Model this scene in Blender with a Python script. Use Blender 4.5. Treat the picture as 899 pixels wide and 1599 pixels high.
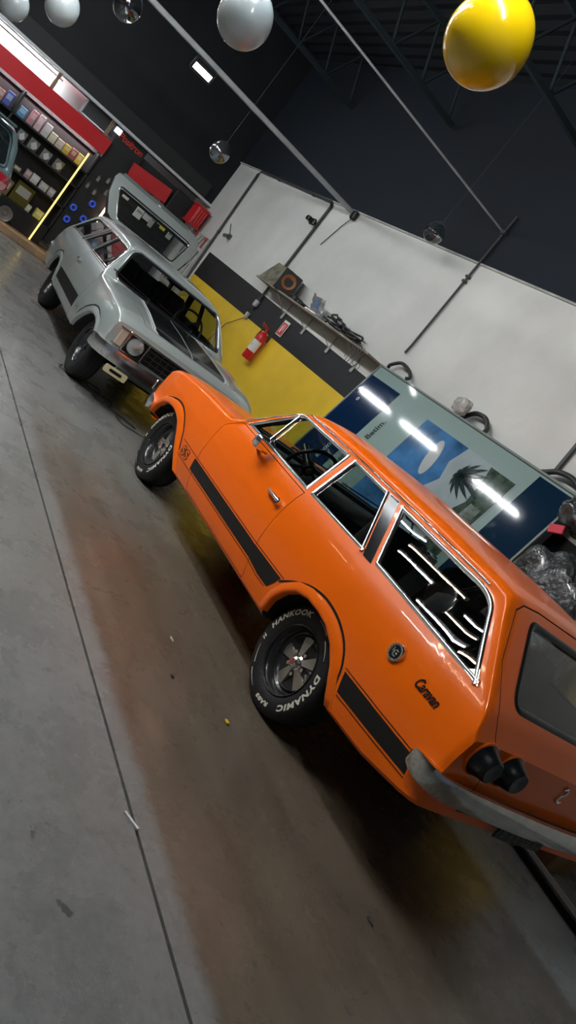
import bpy, bmesh, math, random
import numpy as np
from mathutils import Vector, Matrix
from mathutils.bvhtree import BVHTree
R_ = math.radians
for _o in list(bpy.data.objects):
    bpy.data.objects.remove(_o)
SC = bpy.context.scene
COL = SC.collection
random.seed(7)

# ------------------------------------------------------------------ camera
CAM_POS = (-2.71913, 3.47383, 1.52024)
YAW, PITCH, ROLL, FPX = 0.650784, 0.163510, 0.690930, 1200.0
_f = Vector((math.cos(PITCH)*math.cos(YAW), -math.cos(PITCH)*math.sin(YAW), -math.sin(PITCH)))
_r = _f.cross(Vector((0, 0, 1))).normalized()
_u = _r.cross(_f)
_c, _s = math.cos(ROLL), math.sin(ROLL)
_R, _U = _c*_r + _s*_u, -_s*_r + _c*_u
cam = bpy.data.cameras.new('camera')
cam_o = bpy.data.objects.new('camera', cam); COL.objects.link(cam_o)
cam_o.matrix_world = Matrix(((_R.x, _U.x, -_f.x, CAM_POS[0]), (_R.y, _U.y, -_f.y, CAM_POS[1]),
                             (_R.z, _U.z, -_f.z, CAM_POS[2]), (0, 0, 0, 1)))
cam.sensor_fit = 'VERTICAL'; cam.sensor_height = 36.0
cam.lens = FPX/1599.0*36.0
cam.clip_start = 0.05; cam.clip_end = 100
SC.camera = cam_o

# ------------------------------------------------------------------ world, exposure
w = bpy.data.worlds.new('world'); SC.world = w; w.use_nodes = True
w.node_tree.nodes['Background'].inputs[0].default_value = (0.50, 0.58, 0.72, 1)
w.node_tree.nodes['Background'].inputs[1].default_value = 0.012
vs = SC.view_settings
SC.display_settings.display_device = 'sRGB'
vs.view_transform = 'Standard'; vs.look = 'None'; vs.gamma = 1.0; vs.use_curve_mapping = False
vs.exposure = 3.5
TUBE_W = 26.0          # emission strength of the cool LED tubes
WARM_W = 11.0
SHOP_W = 7.0

# ------------------------------------------------------------------ materials
_M = {}
def mat(name, col, rough=0.5, metal=0.0, noise=None, bump=None, coat=0.0, spec=0.5, emit=None, emit_s=0.0, alpha=None, sheen=0):
    """procedural principled material; noise=(scale, amount, detail) mottles the colour, bump=(scale, strength)"""
    if name in _M: return _M[name]
    m = bpy.data.materials.new(name); m.use_nodes = True
    nt = m.node_tree; b = nt.nodes['Principled BSDF']
    c4 = (*col, 1)
    b.inputs['Base Color'].default_value = c4
    b.inputs['Roughness'].default_value = rough
    b.inputs['Metallic'].default_value = metal
    b.inputs['Specular IOR Level'].default_value = spec
    b.inputs['Coat Weight'].default_value = coat
    b.inputs['Coat Roughness'].default_value = 0.04
    if emit:
        b.inputs['Emission Color'].default_value = (*emit, 1); b.inputs['Emission Strength'].default_value = emit_s
    tc = nt.nodes.new('ShaderNodeTexCoord')
    if noise:
        n = nt.nodes.new('ShaderNodeTexNoise'); n.inputs['Scale'].default_value = noise[0]
        n.inputs['Detail'].default_value = noise[2] if len(noise) > 2 else 5
        nt.links.new(tc.outputs['Object'], n.inputs['Vector'])
        mx = nt.nodes.new('ShaderNodeMix'); mx.data_type = 'RGBA'
        a = noise[1]
        mx.inputs[6].default_value = (*[max(0, v*(1-a)) for v in col], 1)
        mx.inputs[7].default_value = (*[min(1, v*(1+a)) for v in col], 1)
        mr = nt.nodes.new('ShaderNodeMapRange'); mr.inputs[1].default_value = 0.3; mr.inputs[2].default_value = 0.7
        nt.links.new(n.outputs['Fac'], mr.inputs[0]); nt.links.new(mr.outputs[0], mx.inputs[0])
        nt.links.new(mx.outputs[2], b.inputs['Base Color'])
    if bump:
        n2 = nt.nodes.new('ShaderNodeTexNoise'); n2.inputs['Scale'].default_value = bump[0]; n2.inputs['Detail'].default_value = 4
        nt.links.new(tc.outputs['Object'], n2.inputs['Vector'])
        bp = nt.nodes.new('ShaderNodeBump'); bp.inputs['Strength'].default_value = bump[1]; bp.inputs['Distance'].default_value = 0.02
        nt.links.new(n2.outputs['Fac'], bp.inputs['Height']); nt.links.new(bp.outputs[0], b.inputs['Normal'])
    _M[name] = m
    return m

def glass_mat(name, tint, gloss=0.08, refl=(1, 1, 1), rough=0.0, mul=1.0):
    """a thin clear pane: tinted straight-through light mixed with a mirror by Fresnel"""
    if name in _M: return _M[name]
    m = bpy.data.materials.new(name); m.use_nodes = True; nt = m.node_tree
    nt.nodes.remove(nt.nodes['Principled BSDF'])
    out = nt.nodes['Material Output']
    tr = nt.nodes.new('ShaderNodeBsdfTransparent'); tr.inputs[0].default_value = (*tint, 1)
    gl = nt.nodes.new('ShaderNodeBsdfGlossy'); gl.inputs['Color'].default_value = (*refl, 1); gl.inputs['Roughness'].default_value = rough
    lw = nt.nodes.new('ShaderNodeLayerWeight'); lw.inputs['Blend'].default_value = 0.5
    pw = nt.nodes.new('ShaderNodeMath'); pw.operation = 'POWER'; pw.inputs[1].default_value = 4.0
    nt.links.new(lw.outputs['Facing'], pw.inputs[0])
    mr = nt.nodes.new('ShaderNodeMapRange')
    mr.inputs[3].default_value = gloss; mr.inputs[4].default_value = 0.9*mul
    nt.links.new(pw.outputs[0], mr.inputs[0])
    mx = nt.nodes.new('ShaderNodeMixShader')
    nt.links.new(mr.outputs[0], mx.inputs[0]); nt.links.new(tr.outputs[0], mx.inputs[1]); nt.links.new(gl.outputs[0], mx.inputs[2])
    nt.links.new(mx.outputs[0], out.inputs['Surface'])
    _M[name] = m
    return m

ORANGE = mat('orange_paint', (0.94, 0.150, 0.002), 0.30, coat=0.36, spec=0.2)
SILVER = mat('silver_paint', (0.44, 0.485, 0.47), 0.30, metal=0.25, coat=0.8)
TEAL = mat('teal_paint', (0.20, 0.29, 0.31), 0.28, metal=0.5, coat=0.9)
CABIN = mat('cabin_trim', (0.018, 0.018, 0.02), 0.75, noise=(8, .3))
WELL = mat('wheel_well_black', (0.010, 0.010, 0.010), 0.9)
CHROME = mat('chrome', (0.93, 0.94, 0.95), 0.16, metal=1.0)
DULLCHROME = mat('worn_chrome', (0.62, 0.59, 0.54), 0.10, metal=1.0, noise=(14, .15))
RUBBER = mat('tyre_rubber', (0.009, 0.009, 0.010), 0.62, bump=(60, .15))
BLKPLAST = mat('black_plastic', (0.008, 0.008, 0.009), 0.32, spec=0.4)
BLKGLOSS = mat('gloss_black_paint', (0.008, 0.009, 0.010), 0.12, spec=0.25)
STRIPE = mat('black_vinyl', (0.011, 0.010, 0.010), 0.45, spec=0.3)
LETTER = mat('tyre_letter_white', (0.78, 0.74, 0.64), 0.7)
SPOKE = mat('spoke_silver', (0.50, 0.47, 0.41), 0.35, metal=0.75)
RIMBLK = mat('rim_black', (0.030, 0.030, 0.032), 0.28, metal=0.4, coat=0.4)
SEAT = mat('seat_cloth', (0.016, 0.013, 0.012), 0.85, noise=(30, .3))
SEAM = mat('panel_gap', (0.02, 0.012, 0.01), 0.9)
WHITE = mat('white_plastic', (0.75, 0.75, 0.73), 0.5)
GLASS = glass_mat('window_glass', (0.70, 0.76, 0.74), 0.05)
GLASS_D = glass_mat('tinted_glass', (0.62, 0.66, 0.64), 0.045)

# ------------------------------------------------------------------ mesh helpers
class MB:
    def __init__(s): s.v, s.f, s.m = [], [], []
    def add(s, vs, fs, mi=0):
        o = len(s.v); s.v += [tuple(v) for v in vs]; s.f += [tuple(i+o for i in f) for f in fs]; s.m += [mi]*len(fs); return s
    def box(s, c, d, rot=None, mi=0, bev=0.0):
        hx, hy, hz = d[0]/2, d[1]/2, d[2]/2
        if bev > 0:
            b = min(bev, hx*.98, hy*.98, hz*.98); vs = []
            idx = {}
            for sx in (-1, 1):
                for sy in (-1, 1):
                    for sz in (-1, 1):
                        for a in range(3):
                            q = [sx*(hx-b), sy*(hy-b), sz*(hz-b)]
                            q[a] = (sx*hx, sy*hy, sz*hz)[a]
                            idx[(sx, sy, sz, a)] = len(vs); vs.append(q)
            bm = bmesh.new(); bv = [bm.verts.new(q) for q in vs]
            r = bmesh.ops.convex_hull(bm, input=bv)
            bmesh.ops.recalc_face_normals(bm, faces=bm.faces)
            bm.verts.index_update()
            vs2 = [v.co.copy() for v in bm.verts]; fs = [[v.index for v in f.verts] for f in bm.faces]; bm.free()
        else:
            vs2 = [Vector((x*hx, y*hy, z*hz)) for x in (-1, 1) for y in (-1, 1) for z in (-1, 1)]
            fs = [(0, 1, 3, 2), (4, 6, 7, 5), (0, 4, 5, 1), (2, 3, 7, 6), (0, 2, 6, 4), (1, 5, 7, 3)]
        M = (rot.to_3x3() if rot is not None else Matrix.Identity(3))
        return s.add([tuple(M @ Vector(v) + Vector(c)) for v in vs2], fs, mi)
    def tube(s, pts, r, n=10, closed=False, mi=0, caps=True):
        P = [Vector(p) for p in pts]; N = len(P); vs, fs = [], []
        rr = r if isinstance(r, (list, tuple)) else [r]*N
        up = None
        for i in range(N):
            a = P[(i-1) % N] if (closed or i > 0) else P[i]
            b = P[(i+1) % N] if (closed or i < N-1) else P[i]
            t = (b-a).normalized()
            if up is None:
                up = Vector((0, 0, 1)) if abs(t.z) < .9 else Vector((1, 0, 0))
            up = (up - t*up.dot(t))
            if up.length < 1e-6: up = t.orthogonal()
            up.normalize(); sd = t.cross(up)
            for k in range(n):
                an = 2*math.pi*k/n
                vs.append(P[i] + (up*math.cos(an) + sd*math.sin(an))*rr[i])
        for i in range(N if closed else N-1):
            j = (i+1) % N
            for k in range(n):
                l = (k+1) % n
                fs.append((i*n+k, i*n+l, j*n+l, j*n+k))
        if caps and not closed:
            fs.append(tuple(range(n))[::-1]); fs.append(tuple((N-1)*n+k for k in range(n)))
        return s.add(vs, fs, mi)
    def cyl(s, a, b, r, n=24, r2=None, mi=0):
        return s.tube([a, b], [r, r if r2 is None else r2], n, mi=mi)
    def lathe(s, prof, o=(0, 0, 0), ax='z', n=40, mi=0, closed=False):
        """prof = [(radius, height)...] turned about axis ax through o"""
        vs, fs = [], []
        for (r, h) in prof:
            for k in range(n):
                a = 2*math.pi*k/n; x, y = r*math.cos(a), r*math.sin(a)
                q = {'z': (x, y, h), 'y': (x, h, y), 'x': (h, x, y)}[ax]
                vs.append((q[0]+o[0], q[1]+o[1], q[2]+o[2]))
        m = len(prof)
        for i in range(m if closed else m-1):
            for k in range(n):
                l = (k+1) % n; j = (i+1) % m
                fs.append((i*n+k, i*n+l, j*n+l, j*n+k))
        return s.add(vs, fs, mi)
    def prism(s, poly, ax, a, b, mi=0):
        """2D polygon extruded along ax: x:(y,z) y:(x,z) z:(x,y)"""
        mp = {'x': lambda p, t: (t, p[0], p[1]), 'y': lambda p, t: (p[0], t, p[1]), 'z': lambda p, t: (p[0], p[1], t)}[ax]
        n = len(poly)
        vs = [mp(p, a) for p in poly] + [mp(p, b) for p in poly]
        fs = [tuple(range(n))[::-1], tuple(range(n, 2*n))] + [(i, (i+1) % n, n+(i+1) % n, n+i) for i in range(n)]
        return s.add(vs, fs, mi)
    def mesh(s, name, mats, fix=True):
        me = bpy.data.meshes.new(name); me.from_pydata(s.v, [], s.f)
        for mt in (mats if isinstance(mats, (list, tuple)) else [mats]): me.materials.append(mt)
        me.polygons.foreach_set('material_index', s.m)
        if fix:
            bm = bmesh.new(); bm.from_mesh(me); bmesh.ops.recalc_face_normals(bm, faces=bm.faces); bm.to_mesh(me); bm.free()
        me.update(); return me
    def build(s, name, mats, parent=None, smooth=35, fix=True):
        me = s.mesh(name, mats, fix)
        return link(name, me, parent, smooth)

def shade(me, ang):
    if ang:
        me.polygons.foreach_set('use_smooth', [True]*len(me.polygons)); me.set_sharp_from_angle(angle=R_(ang))
def link(name, me, parent=None, smooth=35):
    shade(me, smooth)
    o = bpy.data.objects.new(name, me); COL.objects.link(o)
    if parent is not None: o.parent = parent
    return o
def empty(name, loc=(0, 0, 0), rz=0.0, label=None, cat=None, group=None):
    o = bpy.data.objects.new(name, None); COL.objects.link(o); o.location = loc; o.rotation_euler = (0, 0, rz)
    o.empty_display_size = .1
    if label: tag(o, label, cat, group)
    return o
def tag(o, label, cat=None, group=None, kind=None):
    if label: o['label'] = label
    if cat: o['category'] = cat
    if group: o['group'] = group
    if kind: o['kind'] = kind
    return o
def struct(o): o['kind'] = 'structure'; return o

def boolean(me_a, me_b, op):
    a = bpy.data.objects.new('tmp_a', me_a); b = bpy.data.objects.new('tmp_b', me_b)
    COL.objects.link(a); COL.objects.link(b)
    m = a.modifiers.new('b', 'BOOLEAN'); m.object = b; m.operation = op; m.solver = 'EXACT'
    try: m.material_mode = 'TRANSFER'
    except Exception: pass
    dg = bpy.context.evaluated_depsgraph_get(); dg.update()
    r = bpy.data.meshes.new_from_object(a.evaluated_get(dg), preserve_all_data_layers=False, depsgraph=dg)
    bpy.data.objects.remove(a); bpy.data.objects.remove(b)
    return r

def text_mesh(s, size=1.0, bold=0.0, shear=0.0, spacing=1.0, extrude=0.0):
    """outline letters as a mesh: vertices, faces; left aligned at the origin, in the xy plane"""
    cu = bpy.data.curves.new('t', 'FONT'); cu.body = s; cu.size = size; cu.offset = bold; cu.shear = shear
    cu.space_character = spacing; cu.extrude = extrude; cu.resolution_u = 4; cu.fill_mode = 'FRONT' if extrude == 0 else 'FULL'
    o = bpy.data.objects.new('t', cu); COL.objects.link(o)
    dg = bpy.context.evaluated_depsgraph_get(); dg.update()
    me = bpy.data.meshes.new_from_object(o.evaluated_get(dg), depsgraph=dg)
    v = [tuple(x.co) for x in me.vertices]; f = [tuple(p.vertices) for p in me.polygons]
    bpy.data.objects.remove(o); bpy.data.meshes.remove(me); bpy.data.curves.remove(cu)
    return v, f
def split_edges(vs, fs, L):
    """triangulate and cut edges longer than L so that letters can bend"""
    bm = bmesh.new(); bv = [bm.verts.new((v[0], v[1], v[2] if len(v) > 2 else 0.0)) for v in vs]
    for f in fs:
        try: bm.faces.new([bv[i] for i in f])
        except Exception: pass
    bmesh.ops.remove_doubles(bm, verts=bm.verts, dist=1e-6)
    bmesh.ops.triangulate(bm, faces=bm.faces)
    for _ in range(4):
        e = [x for x in bm.edges if x.calc_length() > L]
        if not e: break
        bmesh.ops.subdivide_edges(bm, edges=e, cuts=1); bmesh.ops.triangulate(bm, faces=[f for f in bm.faces if len(f.verts) > 3])
    bm.verts.index_update()
    v = [tuple(x.co) for x in bm.verts]; f = [tuple(x.index for x in p.verts) for p in bm.faces]; bm.free()
    return v, f

def round_poly(pts, r, n=5):
    """round the corners of a closed 2D polygon; r a number or one per corner"""
    out = []; N = len(pts)
    for i in range(N):
        rr = r[i] if isinstance(r, (list, tuple)) else r
        p = Vector(pts[i]); a = Vector(pts[i-1])-p; b = Vector(pts[(i+1) % N])-p
        d = min(rr, a.length*.45, b.length*.45)
        if d <= 1e-5: out.append(tuple(p)); continue
        A, B = p+a.normalized()*d, p+b.normalized()*d
        for k in range(n+1):
            t = k/n; out.append(tuple(A*(1-t)**2 + p*2*t*(1-t) + B*t*t))
    return out
def dense(pts, step, closed=True):
    out = []; N = len(pts)
    for i in range(N if closed else N-1):
        a, b = Vector(pts[i]), Vector(pts[(i+1) % N]); k = max(1, int((b-a).length/step))
        out += [tuple(a.lerp(b, j/k)) for j in range(k)]
    if not closed: out.append(tuple(pts[-1]))
    return out
def area2(p): return sum(p[i-1][0]*p[i][1]-p[i][0]*p[i-1][1] for i in range(len(p)))/2
def inset(pts, d):
    """move a closed polygon's outline inwards by d"""
    sgn = 1 if area2(pts) > 0 else -1; N = len(pts); out = []
    for i in range(N):
        p = Vector(pts[i]); a = (p-Vector(pts[i-1])); b = (Vector(pts[(i+1) % N])-p)
        if a.length < 1e-9 or b.length < 1e-9: out.append(tuple(p)); continue
        a.normalize(); b.normalize()
        na, nb = Vector((-a.y, a.x))*sgn, Vector((-b.y, b.x))*sgn
        m = na+nb
        if m.length < 1e-6: m = na
        m.normalize(); out.append(tuple(p + m*d/max(.35, m.dot(na))))
    return out
def grid_patch(poly, step):
    """a polygon cut into small cells: 2D vertices and faces"""
    bm = bmesh.new(); f = bm.faces.new([bm.verts.new((p[0], p[1], 0)) for p in poly])
    lo = [min(p[k] for p in poly) for k in (0, 1)]; hi = [max(p[k] for p in poly) for k in (0, 1)]
    for k in (0, 1):
        t = lo[k]+step
        while t < hi[k]-1e-4:
            co = [0, 0, 0]; co[k] = t; no = [0, 0, 0]; no[k] = 1
            bmesh.ops.bisect_plane(bm, geom=bm.verts[:]+bm.edges[:]+bm.faces[:], plane_co=co, plane_no=no, dist=1e-5)
            t += step
    bm.verts.index_update()
    v = [(x.co.x, x.co.y) for x in bm.verts]; fs = [tuple(x.index for x in p.verts) for p in bm.faces]; bm.free()
    return v, fs

# placements
SIL = (7.21, .215, 3.1035)
GATE_DEG = 100
HATCH = (7.75, 2.70, 0, .03)
TUBES = (-.6, 1.3, 3.6, 5.9, 8.3, 10.0)
BALLOONS = [
 ((-.192, 2.164, 2.718), .292, 'y', 'big glossy yellow balloon nearest the camera'),
 ((1.398, 2.431, 2.586), .265, 'm', 'pearl white balloon left of the yellow balloon'),
 ((4.581, 2.776, 2.429), .26, 'm', 'pearl white balloon at the top edge near the left corner'),
 ((5.008, 2.345, 2.865), .245, 'c', 'clear balloon at the top edge between the two pearl balloons'),
 ((6.794, .419, 2.768), .245, 's', 'chrome grey balloon in front of the white wall corner'),
 ((4.804, -1.355, 3.493), .235, 'c', 'clear balloon low by the top of the white wall'),
 ((6.032, 2.962, 2.329), .26, 'm', 'pearl white balloon cut off in the top left corner'),
]

EXTRA = [(3.7, 3.2, 3.7, 'c'), (2.9, 3.42, 3.7, 'w'), (3.1, 3.62, 3.7, 'c'), (2.4, 3.80, 3.7, 'w'), (2.5, 4.0, 3.7, 'c'), (1.7, 3.62, 3.7, 'c'), (1.4, 4.1, 3.7, 'w'), (6.2, 6.0, 3.7, 'w')]

# ------------------------------------------------------------------ the garage
def floor_material():
    m = bpy.data.materials.new('concrete_floor'); m.use_nodes = True; nt = m.node_tree; b = nt.nodes['Principled BSDF']
    L = nt.links.new; N = nt.nodes.new
    tc = N('ShaderNodeTexCoord'); sep = N('ShaderNodeSeparateXYZ'); L(tc.outputs['Object'], sep.inputs[0])
    def noise(scale, detail=6, rough=.6, vec=None, dist=0.0):
        n = N('ShaderNodeTexNoise'); n.inputs['Scale'].default_value = scale; n.inputs['Detail'].default_value = detail
        n.inputs['Roughness'].default_value = rough; n.inputs['Distortion'].default_value = dist
        L(vec or tc.outputs['Object'], n.inputs['Vector']); return n.outputs['Fac']
    def ramp(src, p0, p1, c0=(0, 0, 0, 1), c1=(1, 1, 1, 1)):
        r = N('ShaderNodeValToRGB'); r.color_ramp.elements[0].position = p0; r.color_ramp.elements[1].position = p1
        r.color_ramp.elements[0].color = c0; r.color_ramp.elements[1].color = c1; L(src, r.inputs[0]); return r.outputs[0]
    def mix(f, a, c, mode='MIX'):
        x = N('ShaderNodeMix'); x.data_type = 'RGBA'; x.blend_type = mode
        if isinstance(f, float): x.inputs[0].default_value = f
        else: L(f, x.inputs[0])
        for i, s in ((6, a), (7, c)):
            if isinstance(s, tuple): x.inputs[i].default_value = s
            else: L(s, x.inputs[i])
        return x.outputs[2]
    def math_(op, a, c=None):
        x = N('ShaderNodeMath'); x.operation = op
        for i, s in ((0, a), (1, c)):
            if s is None: continue
            if isinstance(s, (int, float)): x.inputs[i].default_value = s
            else: L(s, x.inputs[i])
        return x.outputs[0]
    mp = N('ShaderNodeMapping'); mp.inputs['Scale'].default_value = (.35, 1.6, 1); L(tc.outputs['Object'], mp.inputs[0])
    big, mid, fine, streak = noise(.55, 5), noise(2.6, 9, .68, dist=.15), noise(26, 6, .7), noise(1.6, 7, .62, mp.outputs[0], 1.2)
    grey = mix(ramp(mid, .3, .7), (.205, .210, .205, 1), (.300, .306, .298, 1))
    grey = mix(math_('MULTIPLY', ramp(big, .40, .66), .55), grey, (.235, .215, .182, 1))
    # the brown lane: from the paler wall side to the slab joint, fading forwards
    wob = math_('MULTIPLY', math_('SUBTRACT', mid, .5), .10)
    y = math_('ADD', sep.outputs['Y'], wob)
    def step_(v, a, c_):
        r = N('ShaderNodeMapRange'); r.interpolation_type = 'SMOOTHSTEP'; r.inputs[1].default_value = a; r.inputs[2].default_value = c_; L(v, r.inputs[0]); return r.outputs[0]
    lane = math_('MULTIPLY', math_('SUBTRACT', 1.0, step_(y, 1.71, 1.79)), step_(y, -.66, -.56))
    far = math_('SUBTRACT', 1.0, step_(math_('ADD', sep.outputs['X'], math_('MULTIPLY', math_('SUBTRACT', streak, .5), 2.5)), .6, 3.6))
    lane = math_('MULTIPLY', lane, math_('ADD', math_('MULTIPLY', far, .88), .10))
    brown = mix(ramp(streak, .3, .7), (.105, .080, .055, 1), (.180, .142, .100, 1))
    col = mix(lane, grey, brown); lit_strip = math_('SUBTRACT', 1.0, step_(y, -.66, -.56)); col = mix(lit_strip, col, (.33, .36, .36, 1))  # light falling past the car, painted on as paler concrete towards the wall
    dark = ramp(noise(1.1, 8, .7, mp.outputs[0], 2.0), .56, .74)
    col = mix(math_('MULTIPLY', dark, .22), col, (.035, .032, .030, 1))
    spots = ramp(noise(9, 3, .5), .70, .74); col = mix(math_('MULTIPLY', spots, .6), col, (.03, .028, .026, 1))
    chalk = ramp(noise(5.3, 4, .6, dist=1.5), .72, .80); col = mix(math_('MULTIPLY', chalk, .35), col, (.33, .31, .27, 1))
    col = mix(math_('MULTIPLY', ramp(fine, .35, .75), .35), col, (.06, .06, .058, 1))
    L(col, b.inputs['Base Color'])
    rg = N('ShaderNodeMapRange'); rg.inputs[1].default_value = .3; rg.inputs[2].default_value = .7; rg.inputs[3].default_value = .16; rg.inputs[4].default_value = .42
    L(mid, rg.inputs[0]); L(rg.outputs[0], b.inputs['Roughness'])
    bp = N('ShaderNodeBump'); bp.inputs['Strength'].default_value = .12; bp.inputs['Distance'].default_value = .01
    L(fine, bp.inputs['Height']); L(bp.outputs[0], b.inputs['Normal'])
    return m

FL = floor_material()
m = MB()
# slab pieces with open joints between them (joint along the lane at y = 1.85, crossings every few metres)
JY = 1.85; g = .007
xs = [-6, 13.2]
def slab(x0, x1, y0, y1, top=0.0): m.box(((x0+x1)/2, (y0+y1)/2, top-.06), (x1-x0, y1-y0, .12))
slab(-6, 13.2, -2.6, JY-g); slab(-6, 13.2, JY+g, 9)
m.box((3.6, 3.2, -.07), (19.2, 11.6, .08))
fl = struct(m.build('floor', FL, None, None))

WX0, WX1 = -6.0, 13.2
def wy(x): return -2.0 + .0349*x
WALLW = mat('white_wall_paint', (.66, .66, .63), .75, noise=(1.3, .10, 8), bump=(9, .15))
WALLY = mat('yellow_wall_paint', (.84, .55, .03), .55, noise=(2.0, .10, 8))
WALLK = mat('black_wall_paint', (.009, .010, .013), .6, noise=(3, .2))
NAVY = mat('dark_navy_paint', (.0028, .0072, .0145), .8, noise=(.5, .35, 4))
def wall_quad(mb, pts, mi):
    """pts = (x, z) on the wall's face"""
    n = len(pts); f = [(x, wy(x), z) for x, z in pts]; bk = [(x, wy(x)-.2, z) for x, z in pts]
    mb.add(f+bk, [tuple(range(n)), tuple(range(n, 2*n))[::-1]] + [(i, i+n, (i+1) % n+n, (i+1) % n) for i in range(n)], mi)
wl = MB()
bt = lambda x: 1.825 + .018*(x-4.5)
wall_quad(wl, [(-.3, 0), (10.46, 0), (10.46, 1.47), (-.3, 1.50)], 1)
wall_quad(wl, [(WX0, 0), (-.3, 0), (-.3, 1.50), (WX0, 1.50)], 0)  # unseen lower stretch, made white to bounce neutral light onto the floor
wall_quad(wl, [(-.3, 1.50), (10.46, 1.47), (10.46, bt(10.4)), (-.3, bt(-.3))], 2)
wall_quad(wl, [(WX0, 1.50), (-.3, 1.50), (-.3, bt(-.3)), (WX0, bt(WX0))], 0)
wall_quad(wl, [(WX0, bt(WX0)), (10.46, bt(10.4)), (10.46, 3.56), (WX0, 3.53)], 0)
wall_quad(wl, [(10.46, 0), (WX1, 0), (WX1, 3.57), (10.46, 3.56)], 0)
wall_quad(wl, [(WX0, 3.53), (10.46, 3.56), (WX1, 3.57), (WX1, 6.2), (WX0, 6.2)], 3)
struct(wl.build('wall_right', [WALLW, WALLY, WALLK, NAVY], None, None))
m = MB()
for x0, x1 in ((WX0, 2), (2, 7.2), (7.2, WX1)):
    m.box(((x0+x1)/2, wy((x0+x1)/2)+.012, 3.545), (x1-x0-.01, .03, .022), Matrix.Rotation(.0349, 4, 'Z'))
struct(m.build('trim_1', mat('wall_ledge', (.40, .40, .37), .8, noise=(4, .3)), None, None))

# ceiling: dark corrugated sheet with steel trusses below it
CEIL = mat('dark_roof_sheet', (.004, .007, .010), .7, noise=(.6, .4))
m = MB(); vs = []; fs = []
ys = np.arange(-2.6, 9.01, .10)
for i, y in enumerate(ys):
    z = 5.75 + (.03 if i % 2 else 0)
    vs += [(-6, y, z), (13.2, y, z)]
for i in range(len(ys)-1): fs.append((2*i, 2*i+1, 2*i+3, 2*i+2))
m.add(vs, fs); struct(m.build('ceiling', CEIL, None, None))
TRUSS = mat('truss_steel', (.018, .028, .032), .7, spec=.2)
def truss(x, i):
    t = MB(); a, b = -1.7, 8.5
    t.box((x, (a+b)/2, 5.62), (.06, b-a, .06)); t.box((x, (a+b)/2, 5.0), (.06, b-a, .06))
    k = 0; y = a+.1
    while y < b-.4:
        t.tube([(x, y, 5.0), (x, y+.3, 5.62)], .018, 6); t.tube([(x, y+.3, 5.62), (x, y+.6, 5.0)], .018, 6); y += .6
    o = t.build('roof_truss', TRUSS, None); tag(o, ['dark steel lattice truss under the roof, nearest the camera', 'dark steel lattice truss under the roof, second from the camera', 'dark steel lattice truss under the roof, third from the camera', 'dark steel lattice truss under the roof, farthest from the camera'][i], 'truss', 'roof trusses')
for i, x in enumerate((2.6, 4.2, 6.6, 9.4)): truss(x, i)

# far end: mezzanine front over the shop, shop recess behind it
SX = 11.7
DARKG = mat('dark_grey_panel', (.016, .018, .019), .65)
m = MB(); m.box((SX+.75, 3.55, 4.18), (1.5, 10.7, 3.14)); struct(m.build('wall_back', mat('mezzanine_black', (.004, .006, .008), .75, noise=(2, .3)), None, None))
m = MB(); m.box((SX-.05, 3.50, 2.60), (.10, 10.3, .05), bev=.01); struct(m.build('trim_2', mat('white_trim', (.62, .64, .65), .5), None, None))
m = MB(); m.box((12.55, 3.55, 1.30), (.1, 10.4, 2.62)); struct(m.build('wall_far', mat('shop_back_white', (.55, .57, .58), .7, noise=(1.5, .08)), None, None))
m = MB(); m.box((12.3, 3.3, .05), (1.6, 9.6, .16)); struct(m.build('trim_3', mat('wood_plinth', (.36, .22, .11), .6, noise=(6, .3)), None, None))
m = MB(); m.box((SX-.26, 3.3, .064), (.36, 9.6, .13), bev=.01); struct(m.build('trim_4', mat('tan_board', (.42, .27, .15), .6, noise=(5, .25)), None, None))
m = MB(); m.box((SX-.02, 3.60, 2.76), (.05, 10.0, .26)); 
o = struct(m.build('trim_5', mat('valance_grey', (.018, .020, .021), .7), None, None))
m = MB(); m.box((3.6, 9.05, 2.9), (19.2, .1, 5.8)); struct(m.build('wall_left', mat('left_wall_grey', (.05, .05, .05), .8, noise=(1, .1)), None, None))

# ------------------------------------------------------------------ the station wagon (two stand in the garage)
YZ = ([.20, .26, .31, .38, .48, .60, .72, .82, .90, .95, 1.30, 1.40], [.80, .825, .842, .862, .877, .88, .872, .852, .826, .797, .630, .59])
_zz = np.linspace(.1, 1.5, 281)
_yy = np.interp(_zz, *YZ)
_k = np.exp(-.5*(np.arange(-8, 9)*.005/.016)**2); _k /= _k.sum()
_yy = np.convolve(np.pad(_yy, 8, mode='edge'), _k, 'valid')
def y_of(z): return float(np.interp(z, _zz, _yy))
TX = ([-1.10, -.7, 0, 2.2, 3.0, 3.22], [.955, .985, 1, 1, .972, .945])
TAB_X = [-1.085, -1.07, -1.05, -1.03, -1.0, -.64, -.60, -.52, 0, .9, 1.3, 1.42, 1.48, 1.54, 1.79, 1.83, 1.93, 2.0, 2.5, 3.0, 3.14, 3.20, 3.225]
TAB_E = [.79, .81, .85, .885, .915, 1.235, 1.262, 1.275, 1.29, 1.288, 1.275, 1.262, 1.245, 1.215, .935, .905, .87, .855, .83, .80, .775, .75, .735]
TAB_C = [.83, .85, .89, .93, .962, 1.306, 1.340, 1.363, 1.390, 1.394, 1.376, 1.352, 1.322, 1.282, 1.068, 1.033, .952, .945, .925, .885, .855, .82, .79]
TAB_N = [5, 5, 5, 5, 5, 5, 4, 3.2, 2.8, 2.8, 2.8, 3, 3, 3, 3, 3, 3.2, 3.6, 4, 4, 4, 4, 4]
ZB = ([-1.10, -1.0, -.75, -.4, .25, 2.1, 2.88, 3.0, 3.16, 3.23], [.46, .43, .38, .35, .325, .305, .315, .38, .50, .54])

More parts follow.
